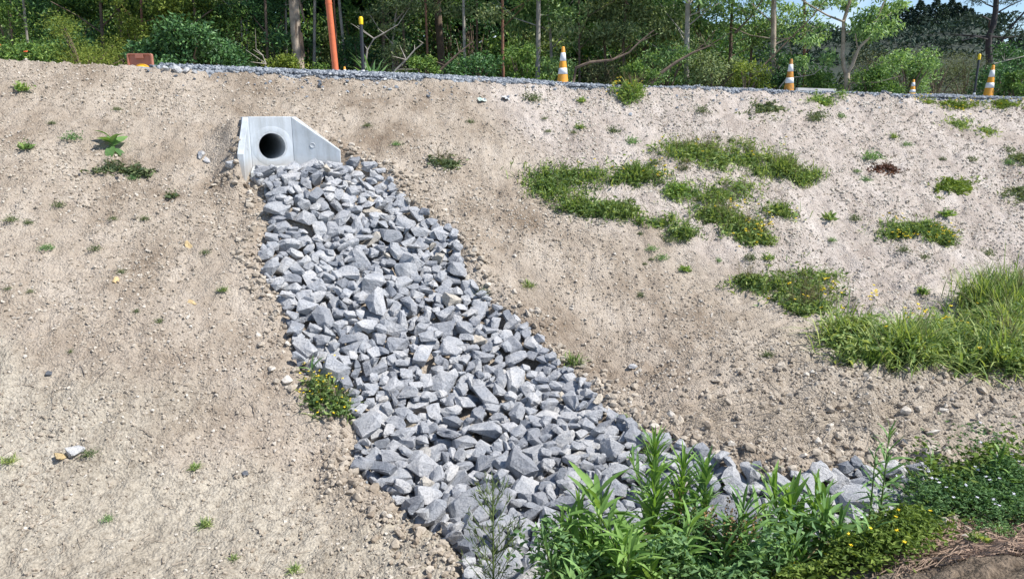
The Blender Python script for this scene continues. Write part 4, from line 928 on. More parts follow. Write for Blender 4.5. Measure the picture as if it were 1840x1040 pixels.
def leafy(base, h, nl, L, kind, label, lean=(0, 0), stems=1, spread=0.05, el=(0.2, 1.0), name='leafy_weed', bottom=0.1, taper=0.38, cat='weed', group=None, seed=1):
    """upright herb: stems with single leaves all round, each leaf its own part"""
    r = random.Random(seed); e = link(name); e.location = base; tag(e, label, cat, group)
    for s in range(stems):
        ox, oy = (0, 0) if stems == 1 else (r.gauss(0, spread), r.gauss(0, spread)); hh = h * (1 if s == 0 else r.uniform(0.6, 0.95))
        lx, ly = lean[0] + (0 if stems == 1 else ox * 2), lean[1] + (0 if stems == 1 else oy * 2)
        pts = [(ox + lx * t * t * hh, oy + ly * t * t * hh, hh * t) for t in np.linspace(-0.05, 1, 7)]
        V, F = tube(pts, np.linspace(0.008, 0.003, 7) * (0.6 + 0.5 * h), 6); g = Geo(); g.add(V, F); link('stem', g.mesh('stem', M['stem'], True), e)
        for k in range(nl // stems):
            t = bottom + (1 - bottom) * (k + r.random()) / (nl // stems); az = k * 2.4 + r.gauss(0, 0.35)
            ln = L * (1 - taper * t) * r.uniform(0.75, 1.15); ee = el[0] + (el[1] - el[0]) * t + r.gauss(0, 0.24)
            o = link('leaf', r.choice(LS['dry' if (t < 0.5 and r.random() < 0.09) else kind]), e); o.location = (ox + lx * t * t * hh, oy + ly * t * t * hh, hh * t)
            o.rotation_euler = Euler((r.gauss(0, 0.3), -ee, az)); o.scale = (ln, ln, ln)
    return e
def gpt(u, Y): x, _ = ray(u, 950); return np.array([x * Y, Y, float(Gn(np.array([x * Y]), np.array([Y]))[0])])
def tall(u, vt, Y): b_ = gpt(u, Y); return b_, at(u, vt, Y)[2] - b_[2]
FW = [  # u, top v, depth, leaves, leaf length, kind, label, lean, stems, spread, elevation, bottom
 (1105, 885, 3.6, 110, 0.38, 'lush', 'lush weed with long broad bright leaves at the near end of the rocks', (0.0, 0.03), 3, 0.05, (-0.25, 0.75), 0.2),
 (1045, 905, 3.6, 110, 0.30, 'narrow', 'bright narrow leaved weed beside the lush broad leaved one', (-0.12, 0), 3, 0.06, (0.2, 1.2), 0.25),
 (1178, 803, 3.75, 200, 0.27, 'spike', 'tall bright spike shaped weed packed with narrow upright leaves', (-0.03, 0), 1, 0, (0.35, 1.2), 0.25),
 (1212, 838, 3.8, 170, 0.25, 'spike', 'second spike shaped weed, shorter, against the tallest one', (0.04, 0), 1, 0, (0.35, 1.2), 0.25),
 (1262, 846, 3.85, 80, 0.26, 'dark', 'dark green lance leaved weed in front of white drain rocks', (0, 0), 1, 0, (0.4, 1.3), 0.35),
 (1190, 900, 3.55, 150, 0.28, 'lush', 'dense bright lance leaved weed under the two spikes', (0.0, 0), 5, 0.09, (0.1, 1.0), 0.2),
 (1260, 910, 3.5, 150, 0.25, 'dark', 'dark bushy weed leaning toward the seed heads', (0.06, 0), 5, 0.1, (0.1, 1.0), 0.2),
 (1120, 945, 3.45, 110, 0.32, 'lush', 'low bright weed at the foot of the lush broad leaved one', (0.05, -0.02), 4, 0.08, (0.0, 1.0), 0.2),
 (1030, 945, 3.5, 120, 0.22, 'dark', 'low dark weed at the rock edge left of the bright weeds', (-0.05, 0), 5, 0.08, (0.0, 1.0), 0.2),
 (1330, 930, 3.5, 130, 0.23, 'dark', 'pale veined low weed below the brown seed heads', (0.05, 0), 5, 0.1, (0.0, 1.0), 0.2),
 (1445, 872, 3.85, 110, 0.31, 'lush', 'fresh green weed with upright lance leaves by the drain slabs', (0.0, 0), 4, 0.05, (0.3, 1.3), 0.15),
 (1490, 905, 3.8, 90, 0.28, 'dark', 'lance leaved weed with small yellow blooms behind it', (0.08, 0), 4, 0.06, (0.2, 1.1), 0.15),
 (1390, 915, 3.75, 80, 0.24, 'dark', 'small dark weed left of the fresh green upright one', (-0.06, 0), 3, 0.06, (0.2, 1.1), 0.15),
 (1578, 770, 4.05, 44, 0.19, 'dark', 'thin tall single stalk with sparse drooping leaves', (-0.01, 0), 1, 0, (0.2, 0.9), 0.05),
 (1560, 812, 4.05, 30, 0.18, 'dark', 'thin stalk standing against the taller single stalk', (-0.02, 0), 1, 0, (0.2, 0.9), 0.05),
 (1690, 845, 4.5, 40, 0.22, 'dark', 'dark docky leaves at the near edge of the white flowered cover', (-0.05, 0), 3, 0.08, (0.1, 1.0), 0.2),
 (1775, 815, 4.6, 30, 0.20, 'lush', 'bright upright stem rising out of the white flowered cover', (0.02, 0), 1, 0, (0.3, 1.2), 0.3)]
for i, (u, vt, Y, nl, L, kd, lb, ln_, st, sd, el, bt) in enumerate(FW):
    b_, h = tall(u, vt, Y); leafy(b_, h, nl, L, kd, lb, ln_, st, sd, el, bottom=bt, seed=30 + i)
# slender plant with branching side stems over the rocks
b_, h = tall(886, 862, 3.75)
e = leafy(b_, h, 70, 0.075, 'fine', 'slender grey green feathery weed standing in front of the rocks', (0.0, 0), 1, seed=18, el=(0.5, 1.1), taper=0.2)
g = Geo(); LC = []; LD = []
for k in range(34):
    t = 0.12 + 0.7 * rnd.random(); az = rnd.random() * 6.28; ln = h * (0.38 - 0.22 * t); d = np.array([math.cos(az), math.sin(az), 1.3]); d /= np.linalg.norm(d)
    p0 = np.array([0, 0, h * t]); V, F = tube([p0, p0 + d * ln * 0.6, p0 + d * ln + [0, 0, 0.02]], [0.0028, 0.002, 0.001], 4); g.add(V, F)
    for q in range(9): LC.append(p0 + d * ln * (0.25 + 0.75 * rnd.random())); LD.append(d + np.array([rnd.gauss(0, 0.5), rnd.gauss(0, 0.5), rnd.gauss(0, 0.3)]))
link('side_stems', g.mesh('side_stems', M['stem'], True), e)
g = Geo(); LD = unit(np.array(LD)); add_leaves(g, np.array(LC) + LD * 0.03, LD, 0.06, 0.009); tag(link('side_leaves', g.mesh('side_leaves', M['weed_grey']), e), kind='stuff')
# broad leaved plant high on the left bank, with dock like leaves
leafy(pix(203, 268, Gn), 0.11, 10, 0.25, 'broad', 'broad leaved green plant alone on the tan bank left of the headwall', seed=21, el=(-0.25, 0.7), bottom=0.05, taper=0.2)
leafy(pix(562, 682, Gn), 0.10, 9, 0.22, 'dark', 'dark lance leaved rosette above the yellow flowered weed by the chute', seed=22, el=(-0.1, 1.2), bottom=0.0, taper=0.3)
# brown seed heads
def seedheads(u, v, Y, n, w, hgt, label):
    b_ = gpt(u, Y); top = at(u, v, Y)[2] - b_[2]; e = link('seed_head_clump'); e.location = b_; tag(e, label, 'weed'); g = Geo(); C = []
    for k in range(n):
        dx, dy = rnd.gauss(0, w), rnd.gauss(0, w * 0.5); t = top * rnd.uniform(0.75, 1.05); V, F = tube([(dx * 0.3, dy * 0.3, 0), (dx, dy, t)], [0.002, 0.001], 3); g.add(V, F)
        for q in range(34): C.append((dx * (0.8 + 0.2 * q / 34) + rnd.gauss(0, 0.008), dy + rnd.gauss(0, 0.008), t * (0.55 + 0.45 * q / 34)))
    link('stalk', g.mesh('stalk', M['stem']), e); g = Geo(); C = np.array(C); add_leaves(g, C, rng.normal(size=C.shape), 0.018, 0.011); tag(link('seeds', g.mesh('seeds', M['seed']), e), kind='stuff')
seedheads(1300, 905, 3.7, 16, 0.09, 0.2, 'brown dried seed heads between the spike weeds and the drain slabs')
seedheads(1240, 880, 3.75, 9, 0.06, 0.2, 'rusty seed heads tangled behind the spike weeds')
seedheads(1345, 925, 3.6, 12, 0.07, 0.2, 'tan seed heads in front of the big drain slab')
# fine leaved ground covers at the near side
def cover(pts, n, hgt, L, label, mat, fl=0, flmat='whitefl', seed=0, lobed=False):
    r = np.random.default_rng(seed); P = []
    for k in range(n):
        u, Y, su, sY = pts[r.integers(0, len(pts))]; x, _ = ray(u + r.normal(0, su), 930); yy = Y + r.normal(0, sY); P.append((x * yy, yy))
    P = np.array(P); Z = Gn(P[:, 0], P[:, 1]); lump = 0.45 + 1.1 * (vnoise(P[:, 0] * 5, P[:, 1] * 5, 71 + seed) + 0.5); org = np.array([P[:, 0].mean(), P[:, 1].mean(), Z.min()])
    C = np.stack([P[:, 0], P[:, 1], Z + hgt * lump * np.sqrt(r.random(n))], -1) - org; g = Geo(); D = r.normal(size=(n, 3)); D[:, 2] *= 0.35
    e = link('ground_cover'); e.location = org; tag(e, label, 'ground cover')
    if lobed:
        for k in range(4):
            D2 = D + r.normal(0, 0.9, (n, 3)) * [1, 1, 0.2]; add_leaves(g, C + unit(D2) * L * 0.4, D2, L, L * 0.32, r)
    else: add_leaves(g, C, D, L * r.uniform(0.6, 1.3, n), L * 0.5, r)
    tag(link('foliage', g.mesh('foliage', M[mat]), e), kind='stuff')
    if fl:
        i = r.integers(0, n, fl); Q = C[i].copy(); Q[:, 2] = (Z[i] - org[2]) + hgt * lump[i] * 1.08; tag(link('flowers', flowers(Q, 0.012, M[flmat]), e), kind='stuff')
cover([(1690, 4.65, 40, 0.22), (1780, 4.6, 50, 0.22), (1830, 4.6, 50, 0.2)], 6500, 0.26, 0.030, 'mounded lobed leaf ground cover with small white flowers at the drain end', 'cover', 40, seed=1, lobed=True)
cover([(1590, 4.35, 40, 0.14), (1640, 4.45, 30, 0.14), (1540, 4.2, 26, 0.12)], 3600, 0.17, 0.032, 'lobed leaf ground cover at the foot of the thin stalks', 'cover', 6, seed=2, lobed=True)
cover([(1500, 3.6, 70, 0.14), (1420, 3.5, 60, 0.12), (1560, 3.7, 50, 0.12), (1625, 3.75, 35, 0.14), (1600, 3.5, 40, 0.12)], 7000, 0.13, 0.036, 'fine yellowish green ground cover with yellow flowers below the lance leaved weeds', 'cover_lime', 14, 'yellow', seed=3)
cover([(1060, 3.6, 50, 0.12), (1190, 3.6, 75, 0.12), (1310, 3.6, 50, 0.12)], 9000, 0.50, 0.05, 'dense leafy undergrowth beneath the tall bright weeds', 'cover', 0, seed=4)
cover([(1740, 4.78, 60, 0.1), (1700, 4.6, 30, 0.12)], 1200, 0.42, 0.05, 'taller broad leaves poking out of the white flowered cover', 'lance_dark' if False else 'cover_lime', 0, seed=5)
# ------------------------------------------------------------------ litter on the soil
def sticks(n, fx, fy, ln, rad, mat, label, name, cat, zo=0.008):
    XY = np.array([(fx(), fy()) for k in range(int(n * 1.5))]); XY = XY[chute_d(XY[:, 0], XY[:, 1]) < -0.02][:n]; n = len(XY)
    a = rng.random(n) * 6.283; L = ln * rng.uniform(0.4, 1.3, n); bend = rng.normal(0, 0.25, n); g = Geo(); rows = []
    for t in (-0.5, 0.0, 0.5):
        X = XY[:, 0] + L * t * np.cos(a) - bend * L * t * t * np.sin(a); Yy = XY[:, 1] + L * t * np.sin(a) + bend * L * t * t * np.cos(a)
        rows.append(np.stack([X, Yy, Gn(X, Yy) + zo + rng.random(n) * 0.015], -1))
    side = np.stack([-np.sin(a), np.cos(a), 0 * a], -1); up = np.array([0, 0, 1.0]); rr = (rad * rng.uniform(0.6, 1.4, n))[:, None]; V = []
    for c in rows: V += [c + side * rr, c - side * rr, c + up * rr * 1.6]
    V = np.stack(V, 1).reshape(-1, 3); o = (np.arange(n) * 9)[:, None]
    for i in (0, 3):
        for p_, q_ in ((0, 1), (1, 2), (2, 0)): 
            if i == 0 and p_ == 0: n0 = g.n; g.add(V, o + np.array([[p_, q_, q_ + 3, p_ + 3]]))
            else: g.f[4].append(o + np.array([[i + p_, i + q_, i + q_ + 3, i + p_ + 3]])); g.a[4].append(np.full(n, 0.5))
    tag(link(name, g.mesh(name, M[mat])), label, cat, kind='stuff')
sticks(4200, lambda: rnd.uniform(1.9, 3.6), lambda: rnd.uniform(3.2, 4.45), 0.15, 0.0022, 'needle', 'brown pine needles matted on the ground at the near side of the drain', 'pine_needles', 'pine needles')
sticks(500, lambda: rnd.gauss(2.2, 0.75), lambda: rnd.gauss(5.75, 0.28), 0.22, 0.0018, 'straw', 'dry straw and roots strewn on the bench above the drain', 'dry_straw', 'straw')
sticks(420, lambda: rnd.uniform(-6, -0.6), lambda: rnd.uniform(4, 9.5), 0.11, 0.0022, 'twig', 'scattered dry twigs on the tan bank', 'dry_twigs', 'twigs')
sticks(420, lambda: rnd.uniform(0.5, 8), lambda: rnd.uniform(6.5, 13), 0.14, 0.0022, 'twig', 'scattered dry twigs on the pale bank', 'dry_twigs', 'twigs')
# ------------------------------------------------------------------ forest behind the road
def pz(x, y): return float(plateau(np.array(x), np.array(y)))
def blob_leaves(g, c, rad, n, L, W, r, droop=0.0, shell=0.55, lo=0, hi=1):
    d = unit(r.normal(size=(n, 3))); q = shell + (1 - shell) * r.random(n)
    C = c + d * q[:, None] * rad; D = r.normal(size=(n, 3)) + d * 0.5; D[:, 2] -= droop
    add_leaves(g, C, D, L * r.uniform(0.6, 1.3, n), W * r.uniform(0.7, 1.2, n), r, lo=lo, hi=hi)
def shrub(u, Y, wpx, vtop, mat, L, n, label, seed, name='shrub', group='shrubs at the forest edge', bark='bark_brown', cat='shrub', open_=0.0, W=0.5):
    r = np.random.default_rng(seed); x = ray(u, 100)[0] * Y; zb = pz(x, Y); h = max(at(u, vtop, Y)[2] - zb, 0.5); w = wpx / F0 * Y / 2
    e = link(name); e.location = (x, Y, zb); tag(e, label, cat, group)
    g = Geo(); gs = Geo(); nl = 16
    for k in range(nl):
        t = r.random(); a = r.random() * 6.283; rr = w * (0.25 + 0.75 * r.random()) * (1.0 - 0.45 * t)
        c = np.array([rr * math.cos(a), rr * math.sin(a) * 0.8, h * (0.15 + 0.72 * t)]); s_ = w * r.uniform(0.28, 0.5)
        blob_leaves(g, c, np.array([s_, s_, s_ * 0.75]), n // nl, L, L * W, r, 0.2, 0.35 if open_ < 0.5 else 0.1)
        V, F = tube([(c[0] * 0.08, c[1] * 0.08, 0), c * [0.5, 0.5, 0.6], c], [0.03, 0.02, 0.008], 5); gs.add(V, F)
    tag(link('foliage', g.mesh('foliage', M[mat]), e), kind='stuff'); link('stems', gs.mesh('stems', M[bark]), e)
    return e
def tree(u0, u1, Y, wpx, bark, leaf, label, seed, height=9.0, lo_br=1.2, nbr=9, nleaf=1500, L=0.13, W=0.3, droop=0.8, spread=1.8, fork=None, crown=True, group='trees behind the gravel road', name='forest_tree', top_n=900):
    """trunk through pixel columns u0 (foot) and u1 (top of picture), limbs with leaf sprays, upper crown above"""
    r = np.random.default_rng(seed); p0 = at(u0, 150, Y); p0[2] = pz(p0[0], Y) - 0.1; p1 = at(u1, 0, Y); d = (p1 - p0) / (p1[2] - p0[2]); r0 = wpx / F0 * Y / 2
    e = link(name); e.location = p0; tag(e, label, 'tree', group); gt = Geo(); g = Geo()
    zs = np.linspace(0, height, 9); wob = np.cumsum(r.normal(0, 0.05, (9, 2)), 0) * 0.5; wob[0] = 0
    tr = np.stack([d[0] * zs + wob[:, 0] * r0 * 6, d[1] * zs + wob[:, 1] * r0 * 6, zs], -1); rad = r0 * np.linspace(1.12, 0.45, 9)
    V, F = tube(tr, rad, 10); gt.add(V, F)
    def on(z): return np.array([np.interp(z, zs, tr[:, i]) for i in range(3)])
    for k in range(nbr):
        z = lo_br + (height * 0.95 - lo_br) * ((k + 0.5 * r.random()) / nbr) ** 1.5; a = r.random() * 6.283; ln = spread * r.uniform(0.6, 1.2); el = r.uniform(0.1, 0.75)
        b0 = on(z); dv = np.array([math.cos(a) * math.cos(el), math.sin(a) * math.cos(el), math.sin(el)])
        b1 = b0 + dv * ln * 0.5 + r.normal(0, 0.08, 3); b2 = b0 + dv * ln + np.array([0, 0, 0.15]) + r.normal(0, 0.12, 3); br = max(r0 * 0.28, 0.012)
        V, F = tube([b0, b1, b2], [br, br * 0.7, br * 0.3], 6); gt.add(V, F)
        for q in range(3):
            s0 = b1 + (b2 - b1) * r.random(); s1 = s0 + r.normal(0, 0.3, 3) * spread * 0.35; V, F = tube([s0, s1], [br * 0.35, br * 0.15], 4); gt.add(V, F)
            if crown: blob_leaves(g, s1, np.array([0.42, 0.42, 0.3]) * spread / 1.6, nleaf // (nbr * 4), L, L * W, r, droop, 0.1)
        if crown: blob_leaves(g, b2, np.array([0.5, 0.5, 0.36]) * spread / 1.6, nleaf // (nbr * 4), L, L * W, r, droop, 0.1)
    if crown and top_n:
        for k in range(9):
            c = on(height * r.uniform(0.55, 1.0)) + r.normal(0, 1, 3) * [spread * 0.7, spread * 0.6, 0.7]; blob_leaves(g, c, np.array([1.1, 1.1, 0.8]), top_n // 9, 0.30, 0.17, r, 0.3, 0.1)
    link('trunk', gt.mesh('trunk', M[bark], True), e)
    if crown: tag(link('crown', g.mesh('crown', M[leaf]), e), kind='stuff')
    return e, on
# named trees
tree(541, 527, 20.0, 17, 'bark_gum', 'lf_mid', 'thick pale gum trunk with peeling bark left of the orange pole', 201, 12, 4.0, 8, 1600, spread=2.2)
def bark_strips(u, Y, n, label):
    p0 = at(u, 140, Y); g = Geo(); r = np.random.default_rng(5)
    for k in range(n):
        a = r.uniform(-2.9, -0.2); z = r.uniform(0.5, 3.2); x, y = 0.14 * math.cos(a), 0.14 * math.sin(a); l_ = r.uniform(0.3, 0.9); w = 0.025
        V = [(x - w, y, z), (x + w, y, z), (x * 1.15 + w, y * 1.15, z - l_ * 0.5), (x * 1.15 - w, y * 1.15, z - l_ * 0.5), (x * 1.5 + w * 0.5, y * 1.5, z - l_), (x * 1.5 - w * 0.5, y * 1.5, z - l_)]
        g.add(V, [(0, 1, 2, 3), (3, 2, 4, 5)])
    o = [o for o in bpy.data.objects if o.get('label', '').startswith('thick pale gum')][0]
    link('bark_strip', g.mesh('bark_strip', M['bark_brown']), o)['kind'] = 'stuff'
bark_strips(540, 20.0, 16, '')
TR = [ # u0, u1, Y, wpx, bark, leaf, label, height, low branch, nbr, leaves, leaf length, spread
 (57, 42, 19.5, 4, 'bark_pale', 'lf_mid', 'thin pale trunk over the orange flowered bush', 8, 1.6, 8, 900, 0.10, 1.3),
 (225, 214, 21.0, 4, 'bark_brown', 'lf_yellow', 'slim brown trunk behind the red panel', 9, 1.8, 9, 1100, 0.10, 1.5),
 (259, 254, 20.5, 4, 'bark_red', 'lf_yellow', 'thin reddish trunk straight above the red panel', 9, 1.6, 9, 1200, 0.10, 1.3),
 (300, 285, 22.0, 5, 'bark_brown', 'lf_yellow', 'leafy yellow green tree beside the dark glossy bush', 9, 1.0, 10, 1800, 0.10, 1.8),
 (436, 433, 21.0, 3, 'bark_pale', 'lf_mid', 'left stem of two close pale saplings behind the dark bush', 9, 2.2, 7, 800, 0.11, 1.3),
 (444, 441, 21.2, 3, 'bark_pale', 'lf_mid', 'right stem of two close pale saplings behind the dark bush', 9, 2.2, 7, 800, 0.11, 1.3),
 (516, 513, 22.0, 3, 'bark_pale', 'lf_dark', 'thin grey stem left of the peeling gum trunk', 9, 2.5, 7, 900, 0.12, 1.5),
 (562, 566, 22.0, 5, 'bark_pale', 'lf_dark', 'slim whitish trunk right of the peeling gum trunk', 10, 3.0, 7, 900, 0.12, 1.5),
 (609, 600, 21.0, 3, 'bark_red', 'lf_dark', 'thin red stem almost touching the orange pole', 9, 3.0, 6, 700, 0.12, 1.3),
 (626, 611, 22.0, 5, 'bark_pale', 'lf_dark', 'leaning whitish trunk right of the orange pole', 10, 3.4, 7, 900, 0.12, 1.5),
 (690, 687, 22.0, 5, 'bark_brown', 'lf_olive', 'grey brown trunk right of the black post', 9, 2.0, 8, 900, 0.11, 1.5),
 (730, 722, 22.5, 4, 'bark_brown', 'lf_olive', 'bare thin trunk among twiggy dead branches', 9, 2.0, 8, 700, 0.11, 1.4),
 (770, 764, 21.0, 4, 'bark_red', 'lf_mid', 'thin reddish stem left of the wide dark trunk', 9, 2.6, 7, 800, 0.11, 1.4),
 (796, 788, 23.5, 13, 'bark_brown', 'lf_mid', 'wide dark reddish trunk deep in the wood', 12, 3.4, 8, 1200, 0.12, 2.0),
 (836, 833, 20.5, 5, 'bark_pale', 'lf_mid', 'straight pale thin trunk right of the wide dark one', 9, 2.6, 8, 900, 0.11, 1.4),
 (858, 856, 22.0, 4, 'bark_brown', 'lf_mid', 'thin brown trunk close to the straight pale one', 9, 2.6, 7, 800, 0.11, 1.4),
 (906, 904, 20.0, 5, 'bark_red', 'lf_mid', 'reddish brown thin trunk left of the clean cone', 9, 2.4, 8, 1000, 0.11, 1.5),
 (966, 967, 20.5, 8, 'bark_pale', 'lf_gum', 'straight pale grey trunk just left of the clean cone', 10, 2.6, 9, 1500, 0.13, 1.8),
 (1043, 1040, 21.0, 4, 'bark_brown', 'lf_olive', 'thin dark stem right of the clean cone', 9, 1.6, 9, 1500, 0.13, 1.8),
 (1090, 1084, 21.5, 5, 'bark_brown', 'lf_gum', 'leafy gum tree over the yellow flowered bush', 8, 1.0, 12, 2600, 0.14, 2.1),
 (1165, 1150, 21.5, 6, 'bark_brown', 'lf_olive', 'spreading olive leaved tree between the clean cone and the pale stump like trunk', 7.5, 1.0, 12, 2600, 0.14, 2.2),
 (1236, 1237, 20.0, 9, 'bark_pale', 'lf_gum', 'pale stump like trunk under spreading gum branches', 6.5, 1.8, 11, 2400, 0.14, 2.1),
 (1310, 1318, 22.0, 6, 'bark_brown', 'lf_gum', 'open crowned gum left of the muddy cone', 6.5, 1.4, 10, 1500, 0.14, 1.9),
 (1391, 1388, 20.5, 9, 'bark_gum', 'lf_gum', 'straight grey gum trunk left of the muddy cone', 10, 2.0, 10, 1000, 0.14, 1.7),
 (1450, 1447, 22.0, 5, 'bark_red', 'lf_gum', 'slim gum with small round leaf clumps right of the muddy cone', 8, 1.2, 8, 700, 0.13, 1.3)]
for i, (u0, u1, Y, wp, bk, lf, lb, hh, lb_, nb, nl, LL, sp) in enumerate(TR):
    tree(u0, u1, Y, wp, bk, lf, lb, 300 + i, hh, lb_ * (0.75 if u0 > 900 else 1), nb + 3, int(nl * 2.0), LL, 0.32 if lf in ('lf_gum', 'lf_olive') else 0.5, 0.9 if lf in ('lf_gum', 'lf_olive') else 0.3, sp, top_n=900 if u0 < 1000 else 250)
# forked gum
def poly_tree(name, label, bark, leaf, Y, limbs, clumps, L=0.14, W=0.32, droop=0.8, per=200, group='trees behind the gravel road', seed=1):
    r = np.random.default_rng(seed); b0 = at(*limbs[0][0][0], Y); org = np.array([b0[0], Y, pz(b0[0], Y)]); e = link(name); e.location = org; tag(e, label, 'tree', group)
    for k, (pts, w0, w1) in enumerate(limbs):
        Pp = np.array([at(u, v, Y) for u, v in pts]) - org; Pp[:, 1] += np.linspace(0, r.normal(0, 0.5), len(pts)) if k else 0
        if k == 0: Pp = np.concatenate([[[Pp[0, 0], Pp[0, 1], -0.1]], Pp])
        rad = np.linspace(w0, w1, len(Pp)) / F0 * Y / 2; V, F = tube(Pp, rad, 9); g = Geo(); g.add(V, F); link('trunk' if k == 0 else 'limb', g.mesh('trunk', M[bark], True), e)
    g = Geo()
    for u, v, ru, rv in clumps:
        c = at(u, v, Y + r.normal(0, 0.5)) - org; s_ = ru / F0 * Y; sv = rv / F0 * Y; blob_leaves(g, c, np.array([s_, s_ * 0.8, sv]), int(per * ru * rv / 400) + 20, L, L * W, r, droop, 0.15)
    tag(link('crown', g.mesh('crown', M[leaf]), e), kind='stuff'); return e
poly_tree('forked_gum', 'forked gum tree with peeling brown bark and a bright leaf clump', 'bark_gum', 'lf_gum', 19.0,
          [([(1522, 165), (1522, 145), (1521, 132)], 11, 10), ([(1521, 134), (1517, 120), (1515, 100), (1517, 60), (1518, 38), (1530, 0), (1540, -60)], 8, 5), ([(1521, 134), (1530, 118), (1537, 95), (1541, 85), (1555, 70), (1562, 50), (1580, 5)], 7, 2.5),
           ([(1541, 88), (1535, 72), (1530, 62)], 3, 1), ([(1524, 149), (1555, 150), (1575, 140)], 3, 1), ([(1517, 40), (1495, 25), (1475, 5), (1450, -20)], 3.5, 2), ([(1519, 60), (1600, 30), (1640, 5)], 2.2, 1)],
          [(1560, 30, 32, 16), (1545, 50, 30, 16), (1575, 55, 28, 14), (1598, 48, 26, 18), (1560, 68, 30, 10), (1520, 10, 20, 14), (1590, 20, 40, 12), (1610, 10, 30, 10), (1500, -10, 50, 18), (1580, -15, 60, 18), (1455, 75, 24, 12), (1440, 112, 16, 16), (1490, 105, 18, 18)], seed=2, per=170)
poly_tree('leaning_pine', 'big dark leaning pine with bare grey limbs near the far post', 'bark_dark', 'lf_pine', 30.0,
          [([(1778, 110), (1776, 85), (1777, 65), (1785, 45), (1789, 20), (1790, 0), (1788, -60)], 11, 8), ([(1778, 68), (1760, 62), (1735, 58)], 4, 1.5), ([(1777, 48), (1760, 40), (1728, 36)], 4, 1.5), ([(1780, 66), (1810, 68), (1850, 62)], 4, 2), ([(1783, 92), (1800, 70), (1815, 45), (1840, 15)], 5, 3),
           ([(1789, 25), (1810, 12), (1830, 2)], 3, 1.5), ([(1790, 15), (1770, 8), (1750, -5)], 3, 1), ([(1777, 72), (1740, 68), (1700, 78)], 3, 1)],
          [(1740, 32, 24, 9), (1755, 3, 26, 8), (1815, 2, 30, 9), (1835, 35, 22, 10), (1815, 60, 34, 9), (1720, 55, 24, 9), (1700, 76, 18, 7), (1790, -30, 70, 20), (1838, 62, 20, 12)], L=0.22, W=0.12, droop=0.0, per=190, seed=3)
GT = 'gum trees filling the wood edge'
poly_tree('leafy_gum', 'leafy gum hanging over the clean cone', 'bark_pale', 'lf_gum', 21.5, [([(992, 150), (990, 80), (985, 0), (985, -60)], 6, 4), ([(990, 90), (1015, 60), (1040, 45)], 3, 1.5), ([(988, 60), (965, 40), (950, 15)], 3, 1.5)],
          [(955, 18, 48, 24), (1010, 25, 46, 24), (1042, 58, 42, 20), (985, 58, 38, 16), (930, 45, 36, 18), (990, -15, 60, 18)], seed=11, per=230)
poly_tree('leafy_gum', 'leafy olive gum over the bush with yellow flowers', 'bark_brown', 'lf_olive', 21.0, [([(1122, 150), (1120, 80), (1125, 0), (1125, -40)], 6, 4), ([(1120, 95), (1150, 65), (1180, 45)], 3.5, 1.5), ([(1122, 60), (1095, 40), (1080, 15)], 3, 1.5)],
          [(1085, 18, 50, 22), (1150, 22, 52, 22), (1112, 58, 50, 20), (1180, 55, 42, 18), (1125, -10, 60, 16), (1070, 70, 36, 16)], seed=12, per=230)
poly_tree('leafy_gum', 'leafy green gum behind the pale stump like trunk', 'bark_brown', 'lf_gum', 21.8, [([(1262, 150), (1258, 80), (1255, 0), (1254, -40)], 6, 4), ([(1258, 90), (1290, 55), (1315, 35)], 3.5, 1.5), ([(1257, 70), (1230, 40), (1215, 15)], 3, 1.5)],
          [(1222, 20, 50, 20), (1290, 18, 44, 18), (1262, 52, 46, 18), (1322, 48, 36, 15), (1205, 60, 34, 15), (1255, -12, 50, 14)], seed=13, per=210)
poly_tree('leafy_gum', 'open gum with leaf clumps against the sky left of the muddy cone', 'bark_brown', 'lf_gum', 22.5, [([(1348, 150), (1350, 90), (1356, 40), (1352, -30)], 5, 3), ([(1352, 80), (1380, 50), (1410, 25)], 3, 1.2), ([(1354, 60), (1335, 35), (1325, 15)], 3, 1.2)],
          [(1335, 22, 36, 16), (1378, 44, 34, 13), (1412, 16, 36, 12), (1352, 76, 34, 15), (1440, 28, 30, 11), (1470, 8, 34, 10), (1380, 5, 30, 10)], seed=14, per=200)
poly_tree('leafy_tree', 'dense mid green tree towering over the feathery bush', 'bark_brown', 'lf_mid', 21.0, [([(186, 140), (184, 60), (180, 0), (180, -50)], 6, 5), ([(184, 60), (150, 30), (120, 10)], 3, 1.5), ([(183, 50), (215, 25), (240, 5)], 3, 1.5)],
          [(115, 8, 50, 22), (180, 4, 46, 18), (232, 14, 40, 20), (62, 16, 46, 24), (15, 10, 40, 24), (150, 25, 40, 14)], L=0.12, W=0.5, droop=0.2, seed=15, per=230)
poly_tree('leafy_tree', 'dark leaved tree left of the peeling gum trunk', 'bark_brown', 'lf_dark', 20.8, [([(482, 145), (480, 80), (476, 0), (475, -50)], 5, 4), ([(480, 80), (500, 55), (512, 40)], 3, 1.2), ([(479, 60), (455, 35), (440, 10)], 3, 1.2)],
          [(468, 38, 44, 36), (502, 72, 28, 22), (430, 15, 40, 20), (480, 5, 40, 18)], L=0.12, W=0.5, droop=0.2, seed=16, per=210)
poly_tree('leafy_tree', 'yellow green tree over the large glossy bush', 'bark_brown', 'lf_yellow', 20.6, [([(352, 145), (352, 60), (348, 0), (347, -50)], 5, 4), ([(352, 50), (320, 25), (295, 8)], 3, 1.2), ([(350, 40), (375, 20), (395, 5)], 3, 1.2)],
          [(300, 14, 46, 20), (350, 8, 50, 18), (395, 14, 36, 20), (325, 32, 30, 12)], L=0.11, W=0.5, droop=0.2, seed=17, per=220)
